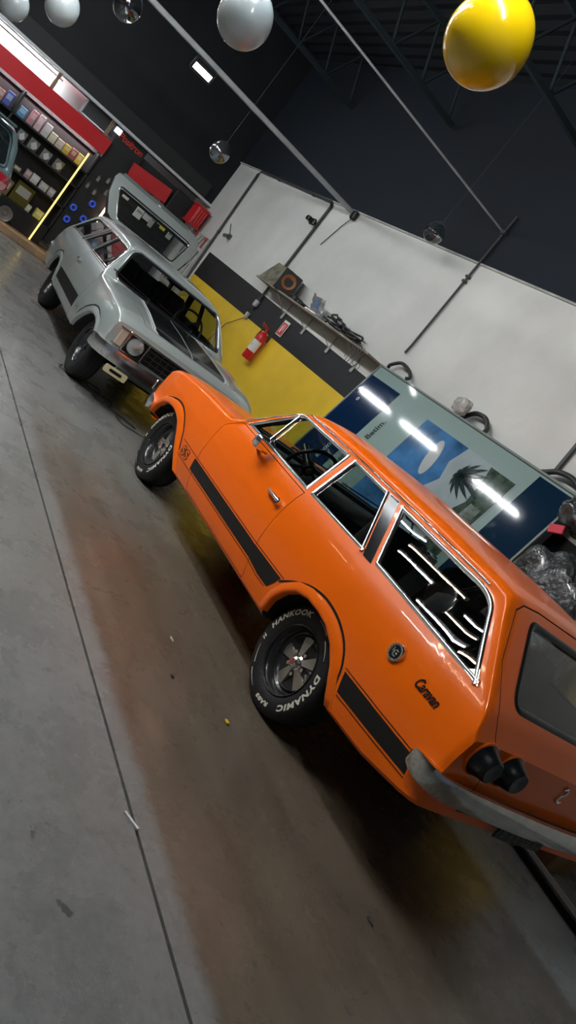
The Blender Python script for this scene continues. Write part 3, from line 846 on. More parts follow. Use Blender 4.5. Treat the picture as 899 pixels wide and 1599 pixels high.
# ------------------------------------------------------------------ lamps
TUBE_M = mat('tube_light_cool', (.9, .9, .9), .4, emit=(.92, .97, 1.0), emit_s=TUBE_W)
WARM_M = mat('tube_light_warm', (.9, .9, .8), .4, emit=(1.0, .78, .48), emit_s=WARM_W)
FIX = mat('lamp_housing', (.12, .12, .12), .5); COND_D = mat('lamp_housing_dark', (.02, .02, .02), .6)
def tube_light(c, L, ang, mtl, label, group, r=.014):
    root = empty('tube_light', c, ang, label, 'light', group)
    MB().box((0, 0, .035), (L, .07 if r > .01 else .024, .03), bev=.008).build('lamp_housing', FIX if r > .01 else COND_D, root)
    MB().tube([(-L/2+.02, 0, 0), (L/2-.02, 0, 0)], r, 10).build('lamp_tube', mtl, root)
    m = MB()
    for s in (-1, 1): m.box((s*(L/2-.012), 0, .012), (.024, .04, .05))
    for s in (-1, 1): m.cyl((s*L*.35, 0, .05), (s*L*.35, 0, 5.75-c[2]), .004, 6)
    m.build('lamp_holder', FIX, root)
for x, y, z, kind in EXTRA:
    tube_light((x, y, z), 1.2, 0, (WARM_M if kind == 'w' else TUBE_M), 'warm white tube light of the rows left of the cars' if kind == 'w' else 'cool white tube light of the rows left of the cars', 'tube rows left of the cars', .008)
for x in TUBES:
    tube_light((x, 2.75, 3.55), 1.2, 0, TUBE_M, 'cool white tube light hung in the row left of the orange car', 'cool tube lights')

# flood lamp on the cross tube, seen lit near the top of the frame
root = empty('flood_lamp', (7.28, 1.0, 3.36), 0, 'small lit flood lamp hanging under the grey roof tube', 'light')
Rl = Vector((-.80, .10, -.60)).to_track_quat('-X', 'Z').to_matrix().to_4x4()
MB().box((.02, -.02, .02), (.10, .30, .17), Rl, bev=.02).build('lamp_body', BLKPLAST, root)
MB().box(tuple(Rl @ Vector((-.053, 0, -.00)) + Vector((.02, -.02, .02))), (.006, .24, .075), Rl, bev=.002).build('lamp_face', mat('flood_face', (.9, .9, .9), .4, emit=(1, .98, .93), emit_s=1.6), root)
MB().tube([(.02, -.02, .06), (.02, 0, .14)], .012, 8).build('lamp_bracket', TRUSS, root)

# ------------------------------------------------------------------ roof tubes, conduits
PIPE = mat('grey_painted_pipe', (.34, .36, .36), .5, noise=(6, .15))
o = MB().box((7.3, 2.65, 3.50), (.062, 8.7, .062), bev=.01).build('roof_tie_tube', PIPE, None)
tag(o, 'pale grey square steel tube crossing the roof space from the white wall', 'pipe')
o = MB().tube([(4.47, -1.80, 3.96), (4.47, 3.0, 3.96), (4.47, 8.6, 3.96)], .012, 8).build('roof_rod', PIPE, None)
for y in (-1.25, -1.0):
    pass
tag(o, 'thin pale rod crossing the dark roof space', 'pipe')
COND = mat('black_conduit', (.05, .05, .052), .5)
def wall_pt(x, z, off=.03): return (x, wy(x)+off, z)
m = MB(); m.tube([wall_pt(10.51, 1.1), wall_pt(10.73, 3.47), wall_pt(10.66, 3.54), wall_pt(7.99, 3.53), wall_pt(7.93, 3.46), wall_pt(7.91, 2.06)], .022, 8)
o = m.build('conduit', COND, None); tag(o, 'dark conduit framing the white wall left of the speaker box', 'pipe')
m = MB()
for x, z in ((10.62, 2.3), (9.9, 3.535), (8.6, 3.53)): MB().box(wall_pt(x, z, .028), (.05, .05, .06), bev=.008).build('pipe_clip', COND, o)
m = MB(); m.tube([wall_pt(7.92, 2.05), wall_pt(7.92, 1.80), wall_pt(7.93, 1.62)], .020, 8); m.box(wall_pt(7.93, 1.72, .03), (.10, .05, .10), bev=.01, mi=1); m.box(wall_pt(7.93, 1.50, .03), (.07, .05, .10), bev=.01, mi=1)
o = m.build('socket_drop', [COND, mat('grey_socket', (.45, .45, .43), .5)], None); tag(o, 'short conduit with grey sockets on the black band', 'socket')
m = MB(); m.tube([wall_pt(7.93, 1.47, .02), wall_pt(8.05, 1.38, .03), wall_pt(8.3, 1.2, .03), wall_pt(8.45, .8, .03), wall_pt(8.6, .3, .02)], .006, 6)
o = m.build('hanging_cable', COND, None); tag(o, 'thin dark cable hanging down the yellow wall', 'cable')
m = MB(); m.box(wall_pt(7.98, 3.14, .085), (.14, .05, .10), bev=.015); m.box(wall_pt(8.13, 3.16, .085), (.10, .08, .07), bev=.015); m.tube([wall_pt(8.04, 3.16, .005), wall_pt(8.04, 3.14, .06)], .02, 8)
o = m.build('junction_box', BLKPLAST, None); tag(o, 'black bracket box on the right hand conduit drop', 'box')
m = MB(); m.cyl(wall_pt(10.14, 2.32, 0), wall_pt(10.14, 2.32, .05), .05, 14); m.cyl(wall_pt(10.14, 2.32, .05), (10.08, wy(10.1)+.14, 2.28), .03, 12); m.tube([wall_pt(10.2, 2.36, .02), wall_pt(10.42, 2.52, .02)], .006, 6)
o = m.build('security_camera', mat('dark_grey_metal', (.10, .10, .10), .4), None); tag(o, 'small dark camera fixed on the white wall beside the left conduit', 'camera')
m = MB(); m.tube([wall_pt(4.43, 4.16), wall_pt(4.43, 3.39), wall_pt(4.43, 2.42), wall_pt(4.44, 2.30)], .014, 8)
for z in (3.30, 3.36): m.box(wall_pt(4.43, z, .03), (.06, .05, .03), bev=.006)
m.box(wall_pt(4.43, 3.95, .03), (.07, .07, .05), bev=.01)
o = m.build('conduit', COND, None); tag(o, 'thin vertical conduit on the white wall above the leaning sign', 'pipe')
m = MB(); m.box(wall_pt(7.2, 3.47, .05), (.10, .08, .13), bev=.02); m.tube([wall_pt(7.22, 3.42, .04), wall_pt(7.35, 3.28, .02), wall_pt(7.46, 3.05, .015), wall_pt(7.52, 2.92, .012)], .006, 6)
o = m.build('tube_bracket', BLKPLAST, None); tag(o, 'dark bracket where the grey roof tube meets the wall', 'bracket')
o = MB().tube([wall_pt(1.8, 2.9), wall_pt(1.79, 2.42), wall_pt(1.78, 2.16)], .022, 8).build('conduit', COND, None); tag(o, 'short dark pipe above the right end of the leaning sign', 'pipe')

# ------------------------------------------------------------------ shelf on the wall and what lies on it
SHELF = mat('grey_shelf_board', (.26, .23, .20), .7, noise=(5, .25))
x0, x1 = 4.55, 7.86; xc = (x0+x1)/2; rz = Matrix.Rotation(.0349, 4, 'Z')
root = empty('hanging_shelf', (xc, wy(xc), 2.03), .0349, 'long grey wall shelf carrying the speaker box', 'shelf')
MB().box((0, .17, 0), (x1-x0, .34, .025), bev=.004).build('shelf_board', SHELF, root)
for x in (7.12, 6.45, 5.72, 5.05):
    b = MB(); b.tube([(x-xc, .32, -.01), (x-xc, .012, -.20)], .005, 6); b.tube([(x-xc, .012, -.02), (x-xc, .012, -.22)], .010, 6); b.box((x-xc, .012, -.22), (.05, .015, .09), bev=.004)
    b.build('shelf_bracket', mat('grey_bracket', (.42, .42, .40), .4, metal=.4), root)
def on_shelf(x, dy, z=0): return (x, wy(x)+dy, 2.045+z)
root = empty('speaker_box', on_shelf(7.18, .225), math.pi-.45, 'black wedge speaker box with an orange cone on the wall shelf', 'speaker')
MB().prism([(-.17, 0), (.17, 0), (.17, .20), (.05, .31), (-.17, .31)], 'y', -.14, .14).build('speaker_cabinet', mat('speaker_carpet', (.035, .037, .038), .8), root, 20)
MB().lathe([(.0, .170), (.02, .168), (.03, .155), (.085, .178), (.10, .182), (.104, .172), (.10, .160), (.0, .15)], (0, 0, .155), 'x', 28).build('speaker_cone', mat('speaker_orange', (.34, .11, .025), .5), root)
root = empty('display_board', on_shelf(7.74, .19), .0349, 'grey-green printed board tilted on the left end of the shelf', 'board')
MB().box((0, -.03, .175), (.52, .02, .36), Matrix.Rotation(.38, 4, 'X'), bev=.003).build('board_panel', mat('mottled_print', (.22, .21, .15), .5, noise=(7, .6)), root)
MB().tube([(0, -.10, .30), (0, -.17, .0)], .008, 6).build('board_stay', COND, root)
root = empty('foil_packet', on_shelf(6.28, .18), .0349, 'silver foil packet with blue print lying on the wall shelf', 'packet')
m = MB(); n = 9
gv = [(-.17+.34*i/(n-1), .10*(j/(n-1))-.05+random.uniform(-.01, .01), .03+.20*j/(n-1)+random.uniform(-.012, .012)) for i in range(n) for j in range(n)]
m.add(gv, [(i*n+j, i*n+j+1, (i+1)*n+j+1, (i+1)*n+j) for i in range(n-1) for j in range(n-1)])
m.box((0, -.02, .02), (.32, .14, .04), bev=.015); m.build('packet_body', mat('foil', (.55, .56, .57), .25, metal=.7, noise=(9, .35)), root, 30)
MB().box((.02, .012, .14), (.12, .004, .08), Matrix.Rotation(-.45, 4, 'X')).build('packet_label', mat('packet_blue', (.10, .20, .38), .5), root)
for (xx, l, h, lb) in ((6.84, .20, .075, 'small dark tool case on the shelf just right of the speaker box'), (6.60, .16, .055, 'flat dark case on the shelf left of the foil packet')):
    r = empty('tool_case', on_shelf(xx, .17), .0349, lb, 'case'); MB().box((0, 0, h/2), (l, .16, h), bev=.018).build('case_body', BLKPLAST, r); MB().tube([(-.03, .08, h*.6), (-.03, .10, h*.6), (.03, .10, h*.6), (.03, .08, h*.6)], .006, 6).build('case_handle', COND, r)
m = MB()
for i in range(7):
    a = [on_shelf(6.0-.85*t + random.uniform(-.03, .03), .12+.05*math.sin(6*t+i), .03+.022*i*(1-.5*t)+random.uniform(-.008, .008)+.02*math.sin(9*t+2*i)) for t in np.linspace(0, 1, 14)]
    m.tube(a, .013, 6)
o = m.build('hose_bundle', BLKPLAST, None); tag(o, 'bundle of black hoses lying along the right half of the shelf', 'hose')
m = MB()
for i in range(6):
    xx = 4.95-.05*i; m.tube([on_shelf(xx, .25+.012*i, .012), on_shelf(xx-.03, .325, .010), on_shelf(xx-.05-.01*i, .36, -.02), on_shelf(xx-.08-.03*i, .365, -.10-.02*i), on_shelf(xx-.12, .36, -.20-.03*i)], .004, 5)
o = m.build('loose_wires', COND, None); tag(o, 'loose thin wires hanging off the right end of the shelf', 'wire')

# ------------------------------------------------------------------ extinguisher and its sign
RED = mat('signal_red', (.62, .018, .024), .35, coat=.3)
root = empty('fire_extinguisher', (7.03, wy(7.03)+.11, 1.03), .0349, 'red fire extinguisher hung on the yellow wall', 'extinguisher')
MB().lathe([(.0, 0), (.070, 0), (.078, .012), (.078, .36), (.070, .40), (.040, .435), (.022, .445), (.022, .47), (0, .47)], ax='z', n=28).build('cylinder_body', RED, root, 40)
m = MB(); n = 14
vs = []
for k in range(n+1):
    a = R_(20+170*k/n); vs += [(.0795*math.cos(a), .0795*math.sin(a), .13), (.0795*math.cos(a), .0795*math.sin(a), .30)]
m.add(vs, [(2*i, 2*i+1, 2*i+3, 2*i+2) for i in range(n)]); m.build('paper_label', mat('label_white', (.72, .72, .70), .6), root, 60)
m = MB(); m.add([(.0803*math.cos(R_(a)), .0803*math.sin(R_(a)), z) for a in (88, 118) for z in (.19, .24)], [(0, 1, 3, 2)]); m.build('label_mark', mat('label_navy', (.05, .06, .16), .5), root)
MB().box((0, 0, .49), (.05, .05, .05), bev=.01).build('valve_head', mat('valve_brass', (.25, .07, .04), .4, metal=.5), root)
m = MB(); m.box((.0, .05, .53), (.022, .14, .014), Matrix.Rotation(.25, 4, 'X')); m.box((.0, .05, .505), (.022, .12, .012), Matrix.Rotation(.05, 4, 'X')); m.build('valve_lever', RED, root)
MB().tube([(.02, 0, .48), (.09, .02, .46), (.10, .03, .36), (.088, .03, .22), (.085, .03, .10)], .009, 8).build('discharge_hose', BLKPLAST, root)
MB().box((0, -.088, .40), (.06, .03, .10)).build('wall_hook', COND, root)
root = empty('extinguisher_sign', (6.90, wy(6.9)+.012, 1.675), .0349, 'red and white extinguisher sign above the fire extinguisher', 'sign')
MB().box((0, 0, 0), (.17, .008, .235), bev=.003).build('sign_plate', mat('sign_white', (.75, .73, .70), .5), root)
MB().box((0, .0045, -.01), (.145, .003, .185)).build('sign_field', RED, root)
m = MB(); m.box((.02, .0065, -.02), (.030, .002, .10)); m.box((.02, .0065, .045), (.014, .002, .02)); m.box((-.01, .0065, .05), (.05, .002, .010)); m.box((-.03, .0065, .0), (.012, .002, .07)); m.build('sign_picture', mat('sign_white', (.75, .73, .70), .5), root)

# ------------------------------------------------------------------ the printed panel leaning on the wall
LEAN = R_(11)
bl, br = 4.46, 1.25; H = 1.55
ux = Vector((-1, -.0349, 0)).normalized()                     # left to right as one faces the panel
dn = Vector((0, math.sin(LEAN), -math.cos(LEAN))); nn = Vector((0, math.cos(LEAN), math.sin(LEAN)))
O = Vector((bl, wy(bl)+.16, 2.04))
W = bl-br
Mx = Matrix(((ux.x, -dn.x, nn.x, O.x), (ux.y, -dn.y, nn.y, O.y), (ux.z, -dn.z, nn.z, O.z), (0, 0, 0, 1)))
root = empty('printed_panel', O, 0, 'large framed blue and pale green printed panel leaning on the wall behind the orange car', 'sign'); root.matrix_world = Mx
def pm(name, col, rough=.06): return mat(name, col, rough, spec=.6)
MB().box((W/2, -H/2, -.05), (W, H, .10), bev=.01).build('panel_body', pm('panel_grey', (.075, .085, .085)), root)
def pnl(pts, z, name, m_, par=root):
    b = MB(); n = len(pts); b.add([(x, -y, z) for x, y in pts] + [(x, -y, z-.002) for x, y in pts], [tuple(range(n)), tuple(range(n, 2*n))[::-1]] + [(i, (i+1) % n, n+(i+1) % n, n+i) for i in range(n)])
    return b.build(name, m_, par, None)
R4 = lambda a, b, c, d: [(a, b), (c, b), (c, d), (a, d)]
pnl(R4(.03, .03, W-.03, H-.03), .001, 'print_ground', pm('print_pale_green', (.27, .37, .35)))
pnl(R4(.03, .16, .63, H-.03), .003, 'print_navy_field', pm('print_navy', (.004, .020, .062)))
pnl(R4(2.75, .05, W-.03, H-.03), .003, 'print_navy_field', pm('print_navy_grey', (.006, .022, .048)))
pic = pnl(R4(1.23, .21, 2.66, 1.42), .003, 'print_picture', mat('print_haze', (.30, .37, .39), .06, noise=(3, .12), spec=.6))
pnl([(1.23, .21), (1.93, .21), (1.88, .42), (1.96, .60), (1.86, .80), (1.80, 1.10), (1.84, 1.42), (1.23, 1.42)], .005, 'print_sky', mat('print_sky_blue', (.050, .16, .34), .06, noise=(2.6, .55), spec=.6), pic)
b = [(1.68+.075*math.cos(a)+.05*math.sin(a), .49+.20*math.sin(a)) for a in np.linspace(0, 2*math.pi, 20)[:-1]]
pnl(b, .007, 'print_monument', pm('print_white_shape', (.42, .47, .47)), pic)
pnl([(2.30, .23), (2.64, .23), (2.64, 1.40), (2.40, 1.40), (2.34, 1.2), (2.42, 1.0), (2.30, .85), (2.40, .62), (2.36, .40)], .007, 'print_trees', mat('print_tree_green', (.045, .075, .055), .06, noise=(12, .6), spec=.6), pic)
pnl([(2.46, .60), (2.60, .60), (2.60, 1.05), (2.44, 1.00)], .009, 'print_building', mat('print_building', (.14, .17, .15), .06, noise=(16, .5), spec=.6), pic)
m = MB(); cx, cy = 2.13, .46
m.add([(cx, -(cy-.012), .011), (cx, -(cy+.012), .011), (2.46, -.56, .011), (2.46, -.53, .011)], [(0, 1, 2, 3)])
for a in range(-165, 166, 30):
    a_ = R_(a); P = []
    for t in np.linspace(0, 1, 6):
        r = .20*t; P.append((cx - r*math.cos(a_) + .13*t*t, -(cy + r*math.sin(a_))))
    vs = []
    for i, (px, py) in enumerate(P):
        w_ = .024*math.sin(math.pi*min(1, .15+.85*i/5)); tx, ty = -math.cos(a_)+.26*i/5*.65*5/5, -math.sin(a_)
        l_ = math.hypot(tx, ty) or 1; vs += [(px-w_*ty/l_, py+w_*tx/l_, .011), (px+w_*ty/l_, py-w_*tx/l_, .011)]
    m.add(vs, [(2*i, 2*i+1, 2*i+3, 2*i+2) for i in range(5)])
m.build('print_palm', pm('print_palm_dark', (.016, .032, .032)), pic, None)
# the panel lies on its side: its lettering reads upwards
def ptxt(s, x, y, h, mt, name):
    v, f = text_mesh(s, h*1.4, .002); b = MB(); b.add([(x-p[1], -y+p[0], .0075) for p in v], f); b.build(name, mt, root, None)
PT = pm('print_text_grey', (.05, .065, .07)); PW = pm('print_text_white', (.42, .50, .54))
ptxt('Betim.', .83, .76, .075, PT, 'print_lettering')
ptxt('pament', .78, 1.30, .075, PT, 'print_lettering')
ptxt('elefon', 1.00, 1.38, .075, PT, 'print_lettering'); ptxt('gar', 1.17, 1.36, .075, PT, 'print_lettering')
ptxt('o', .20, .50, .06, PW, 'print_lettering'); ptxt('s.com', .47, 1.26, .075, PW, 'print_lettering')
m = MB()
for (a, b_, c_, d_) in ((0, 0, W, .022), (0, H-.022, W, H), (0, 0, .022, H), (W-.022, 0, W, H)): m.box(((a+c_)/2, -(b_+d_)/2, .004), (c_-a, d_-b_, .012), bev=.003)
m.build('panel_frame', mat('panel_frame_grey', (.16, .20, .19), .4, coat=.4), root)
for x in (.3, W-.3): MB().box((x, -H+.02-.24, -.05), (.06, .52, .08), bev=.006).build('panel_leg', COND, root)

# hoses looped over the panel's top edge
def loop(pts, r, lb):
    P = [Vector(p) for p in pts]; Q = []
    for i in range(len(P)-1):
        p0, p1, p2, p3 = [P[max(0, min(len(P)-1, i+k))] for k in (-1, 0, 1, 2)]
        for t in np.linspace(0, 1, 7)[:-1]: Q.append(.5*(2*p1+(p2-p0)*t+(2*p0-5*p1+4*p2-p3)*t*t+(3*p1-p0-3*p2+p3)*t**3))
    Q.append(P[-1]); o = MB().tube(Q, r, 10).build('rubber_hose', mat('hose_rubber', (.03, .033, .034), .45), None); tag(o, lb, 'hose', 'hoses behind the leaning panel')
loop([wall_pt(4.40, 2.062, .11), wall_pt(4.42, 2.10, .09), wall_pt(4.30, 2.18, .08), wall_pt(4.12, 2.16, .08), wall_pt(4.03, 2.10, .08), wall_pt(4.05, 2.062, .11)], .020, 'black hose looped above the left end of the leaning panel')
loop([wall_pt(3.00, 2.066, .11), wall_pt(2.99, 2.10, .09), wall_pt(2.90, 2.18, .09), wall_pt(2.76, 2.19, .09), wall_pt(2.66, 2.12, .09), wall_pt(2.64, 2.066, .11)], .024, 'black hose looped above the middle of the leaning panel beside the clear bag')
loop([wall_pt(1.82, 2.075, .11), wall_pt(1.80, 2.10, .09), wall_pt(1.70, 2.16, .09), wall_pt(1.55, 2.18, .09), wall_pt(1.42, 2.14, .09), wall_pt(1.36, 2.075, .11)], .026, 'thick black hose looped above the right end of the leaning panel')
def crumple(c, d, seed, amp, mtl, name, lb, cat, sub=4, parent=None, rot=None):
    rnd = random.Random(seed); bm = bmesh.new(); bmesh.ops.create_icosphere(bm, subdivisions=sub, radius=1)
    W_ = [(Vector((rnd.uniform(-1, 1), rnd.uniform(-1, 1), rnd.uniform(-1, 1))).normalized()*rnd.uniform(2, 11), rnd.uniform(0, 6.3)) for _ in range(16)]
    for v in bm.verts:
        p = v.co.copy(); k = 0
        for q, ph in W_: k += abs(math.sin(p.dot(q)+ph))-.6
        p = p*(1+amp*k)
        # squarish
        e = 1.0/max(abs(p.x), abs(p.y), abs(p.z), .01); p = p*(.55+.45*min(1.6, e*p.length)*.75)
        v.co = Vector((p.x*d[0]/2, p.y*d[1]/2, p.z*d[2]/2))
        if rot: v.co = rot @ v.co
        v.co += Vector(c)
    me = bpy.data.meshes.new(name); bm.to_mesh(me); bm.free(); me.materials.append(mtl)
    o = link(name, me, parent, 25)
    if lb: tag(o, lb, cat)
    return o
BAGM = mat('black_wrap_film', (.035, .038, .040), .22, noise=(6, .7), bump=(22, .9), coat=.4)
CLEARW = glass_mat('clear_wrap_film', (.72, .72, .70), .22, rough=.12)
crumple((3.00, wy(3.00)+.20, 2.15), (.24, .10, .18), 5, .05, mat('milky_bag', (.36, .35, .32), .35, noise=(9, .3), coat=.3), 'plastic_bag', 'crumpled milky plastic bag on the panel top edge', 'bag')
crumple((.68, -1.52, .90), (.98, .60, 1.72), 11, .030, BAGM, 'wrapped_bundle', 'tall film-wrapped black bundle behind the orange car near the wall', 'bundle', 5)
crumple((.95, -1.60, 1.95), (.52, .36, .36), 12, .035, BAGM, 'wrapped_bundle', 'film-wrapped black bundle on top, right of the leaning panel', 'bundle', 5)
o = MB().box((.98, -1.40, 1.75), (.13, .02, .07), Matrix.Rotation(.4, 4, 'Y'), bev=.004).build('red_tag', mat('tag_red', (.60, .03, .06), .4), None); tag(o, 'small red label stuck on the wrapped bundle', 'label')

# ------------------------------------------------------------------ balloons
def balloon(c, d, mtl, lb, string=None, tilt=(0, 0)):
    root = empty('balloon', c, 0, lb, 'balloon', 'balloons under the roof')
    root.rotation_euler = (tilt[0], tilt[1], 0)
    r = d/2; prof = []
    for k in range(25):
        a = math.pi*k/24; z = math.cos(a); x = math.sin(a)
        zz = z*(1.02 if z > 0 else 1.14); x *= (1.0 if z > 0 else (1-.05*z*z))
        prof.append((max(x*r, .0004), -zz*r))
    MB().lathe(prof, ax='z', n=40).build('balloon_skin', mtl, root, 60)
    MB().lathe([(.004, r*1.12), (.006, r*1.15), (.014, r*1.20), (.012, r*1.205), (.003, r*1.15)], ax='z', n=12).build('balloon_knot', mtl, root)
    zt = (5.7-c[2])/max(.3, math.cos(tilt[0])*math.cos(tilt[1]))
    MB().tube([(0, 0, r*1.17), (0, 0, zt)], .0012, 5).build('balloon_string', mat('nylon_string', (.10, .11, .12), .5), root)
YB = mat('yellow_balloon', (.92, .60, .005), .16, coat=.5)
CLB = glass_mat('clear_balloon', (.60, .64, .66), .10, rough=.03)
MILK = mat('pearl_balloon', (.36, .41, .42), .25, coat=.6)
CHB = mat('chrome_balloon', (.26, .28, .30), .12, metal=.9)
for c, d, mt_, lb in BALLOONS:
    balloon(c, d, {'y': YB, 'c': CLB, 'm': MILK, 's': CHB}[mt_], lb)

# ------------------------------------------------------------------ on the floor
m = MB(); rnd = random.Random(3)
P = [(4.72, 1.10), (4.55, 1.16), (4.52, 1.0), (4.66, .86), (4.62, .70), (4.45, .74), (4.50, .95), (4.38, .88), (4.40, .62), (4.22, .66), (4.28, .84), (4.12, .72), (4.10, .48), (3.98, .42), (4.05, .62), (3.90, .58), (3.86, .36), (3.72, .30), (3.6, .2)]
Q = []
V3 = [Vector((a, b, .008+.006*(i % 3))) for i, (a, b) in enumerate(P)]
for i in range(len(V3)-1):
    p0, p1, p2, p3 = [V3[max(0, min(len(V3)-1, i+k))] for k in (-1, 0, 1, 2)]
    for t in np.linspace(0, 1, 6)[:-1]: Q.append(.5*(2*p1+(p2-p0)*t+(2*p0-5*p1+4*p2-p3)*t*t+(3*p1-p0-3*p2+p3)*t**3))
m.tube(Q, .006, 6); o = m.build('floor_cable', mat('cable_black', (.03, .03, .03), .5), None); tag(o, 'tangled black cable on the floor in front of the silver car', 'cable')
def bit(x, y, d, col, lb, name, ang=0):
    o = crumple((x, y, d[2]/2), d, int(abs(x*100)), .04, mat(name+'_m', col, .6), name, lb, 'litter', 2); return o
bit(-.26, 1.09, (.035, .028, .014), (.75, .50, .03), 'small yellow scrap on the brown floor beside the rear wheel', 'yellow_scrap')
bit(.30, 1.23, (.05, .02, .005), (.45, .42, .36), 'pale chip on the brown lane left of the rear wheel', 'pale_chip')
o = MB().box((-1.02, 1.865, .004), (.075, .010, .008), Matrix.Rotation(.5, 4, 'Z')).build('paper_stub', WHITE, None); tag(o, 'thin white stub lying on the floor joint', 'litter')
bit(-.05, 1.35, (.03, .018, .012), (.03, .025, .02), 'dark crumb on the brown floor well left of the rear wheel', 'dark_crumb')
bit(-1.25, .75, (.05, .012, .010), (.02, .02, .02), 'dark sliver on the floor behind the orange car', 'dark_sliver')
ALU = mat('brushed_aluminium', (.80, .85, .86), .35, metal=.1)
root = empty('aluminium_rail', (-.75, -1.40, 0), R_(-4.5), 'aluminium profile rail lying on the floor behind the orange car', 'rail')
MB().box((0, -.01, .03), (1.9, .035, .06), bev=.004).build('rail_profile', ALU, root)
m = MB(); m.box((0, .022, .045), (1.9, .010, .012)); m.box((0, -.002, .064), (1.9, .008, .010)); m.build('rail_lip', ALU, root)
MB().box((0, .052, .022), (1.9, .05, .044), bev=.006).build('rail_gasket', BLKPLAST, root)
o = crumple((-.98, -1.72, .15), (.36, .26, .30), 31, .02, mat('black_sack', (.012, .012, .014), .35, coat=.3), 'rubbish_sack', 'black sack on the floor beyond the aluminium rail', 'sack', 4)
m = MB(); m.box((-.35, -1.73, .17), (.50, .30, .34), bev=.01); o = m.build('cardboard_box', mat('cardboard', (.26, .15, .065), .8, noise=(5, .2)), None); tag(o, 'brown cardboard box on the floor behind the aluminium rail', 'box')
MB().box((-.35, -1.73, .3425), (.50, .05, .004)).build('box_tape', mat('box_tape', (.36, .24, .12), .3), o)

# ------------------------------------------------------------------ the wagons
orange = build_wagon('station_wagon', ORANGE, True, False, False, (0, 0, 0), 0, 'orange station wagon with black side stripes parked nearest the camera')
# chrome script, badge: only the orange car shows them
v, f = text_mesh('Caravan', .072, .0016, .28, .98)
tr = [(-.715 - p[0]*.66, .770 + p[1]*.92) for p in v]
letters(tr, f, 'side', .004, 1).build('lettering', BLKPLAST, orange['root'], None, fix=False)
c = prj('side', -.541, .797, 0, 1); 
nb = MB(); nb.lathe([(.0, .014), (.030, .013), (.034, .018), (.043, .018), (.046, .010), (.046, -.01)], (c.x, c.y, c.z), 'y', 28)
bo = nb.build('round_badge', DULLCHROME, orange['root'], 40)
nb = MB(); nb.lathe([(.0, .0155), (.031, .0145)], (c.x, c.y, c.z), 'y', 24)
nb.build('badge_face', BLKPLAST, bo)
nb = MB()
for k in range(16):
    a = 2*math.pi*k/16; nb.box((c.x+.0385*math.cos(a), c.y+.019, c.z+.0385*math.sin(a)), (.006, .003, .006))
for (dx, dz, w_, h_) in ((-.008, .012, .018, .006), (-.012, -.002, .012, .008), (.006, -.004, .008, .024), (-.004, -.016, .022, .006), (.016, .006, .005, .022)): nb.box((c.x+dx, c.y+.017, c.z+dz), (w_, .003, h_))
nb.build('badge_relief', DULLCHROME, bo)

silver = build_wagon('station_wagon', SILVER, False, True, True, (SIL[0], SIL[1], 0), SIL[2], 'silver station wagon with black bonnet panels and raised tailgate')
def open_gate(g, deg):
    t = R_(deg); h = Vector((-.60, 0, 1.315)); Rm = Matrix.Rotation(t, 4, 'Y')
    g.matrix_basis = Matrix.Translation(h) @ Rm @ Matrix.Translation(-h)
open_gate(silver['gate'], GATE_DEG)
# black bonnet panels with pale pinstripes
m = MB(); mw = MB()
for s in (1, -1):
    q = [(3.12, s*.03), (3.12, s*.40), (3.06, s*.43), (2.0, s*.35), (2.0, s*.03)]
    patch(q, 'top', .0015, .05, 1, m)
    for (off, w_) in ((0.016, .018), (.046, .011)):
        ln = [(2.0, s*(.35+off)), (3.06, s*(.43+off)), (3.125, s*(.405+off))]
        D = dense(ln, .05, False); vs = []; mw = MB()
        for (a, b) in D: vs += [prj('top', a, b-w_/2, .002), prj('top', a, b+w_/2, .002)]
        mw.add(vs, [(2*i, 2*i+1, 2*i+3, 2*i+2) for i in range(len(D)-1)]); mw.build('bonnet_pinstripe', mat('pinstripe_white', (.70, .72, .72), .4), silver['hood'], None, fix=False)
patch([(3.12, -.03), (3.12, .03), (2.0, .03), (2.0, -.03)], 'top', .0015, .05, 1, m)
vs = []
for x in np.linspace(2.0, 3.12, 24): vs += [prj('top', x, -.006, .0022), prj('top', x, .006, .0022)]
mg = MB(); mg.add(vs, [(2*i, 2*i+1, 2*i+3, 2*i+2) for i in range(23)]); mg.build('bonnet_stripe', mat('silver_line', (.45, .47, .47), .35), silver['hood'], None, fix=False)
m.build('bonnet_stripe', BLKGLOSS, silver['hood'], None, fix=False)
m = MB()
q = round_poly([(-.70, .40), (-.70, .325), (-.46, .325), (-.46, .40)], .02, 4)
m.prism(q, 'x', 3.292, 3.300); o = m.build('number_plate', mat('plate_cream', (.72, .62, .36), .5), silver['root'], 30); o['label'] = 'small cream plate hanging under the front bumper'
MB().prism(round_poly([(-.645, .378), (-.645, .350), (-.515, .350), (-.515, .378)], .012, 3), 'x', 3.300, 3.303).build('plate_lettering', BLKPLAST, o)
MB().tube([(3.27, -.60, .42), (3.295, -.60, .385)], .006, 6).build('plate_hanger', COND, o); 
m = MB(); m.box((3.296, -.20, .485), (.02, .05, .10), bev=.01); m.box((3.296, .42, .485), (.02, .05, .10), bev=.01); m.build('bumper_guard', CHROME, silver['root'])

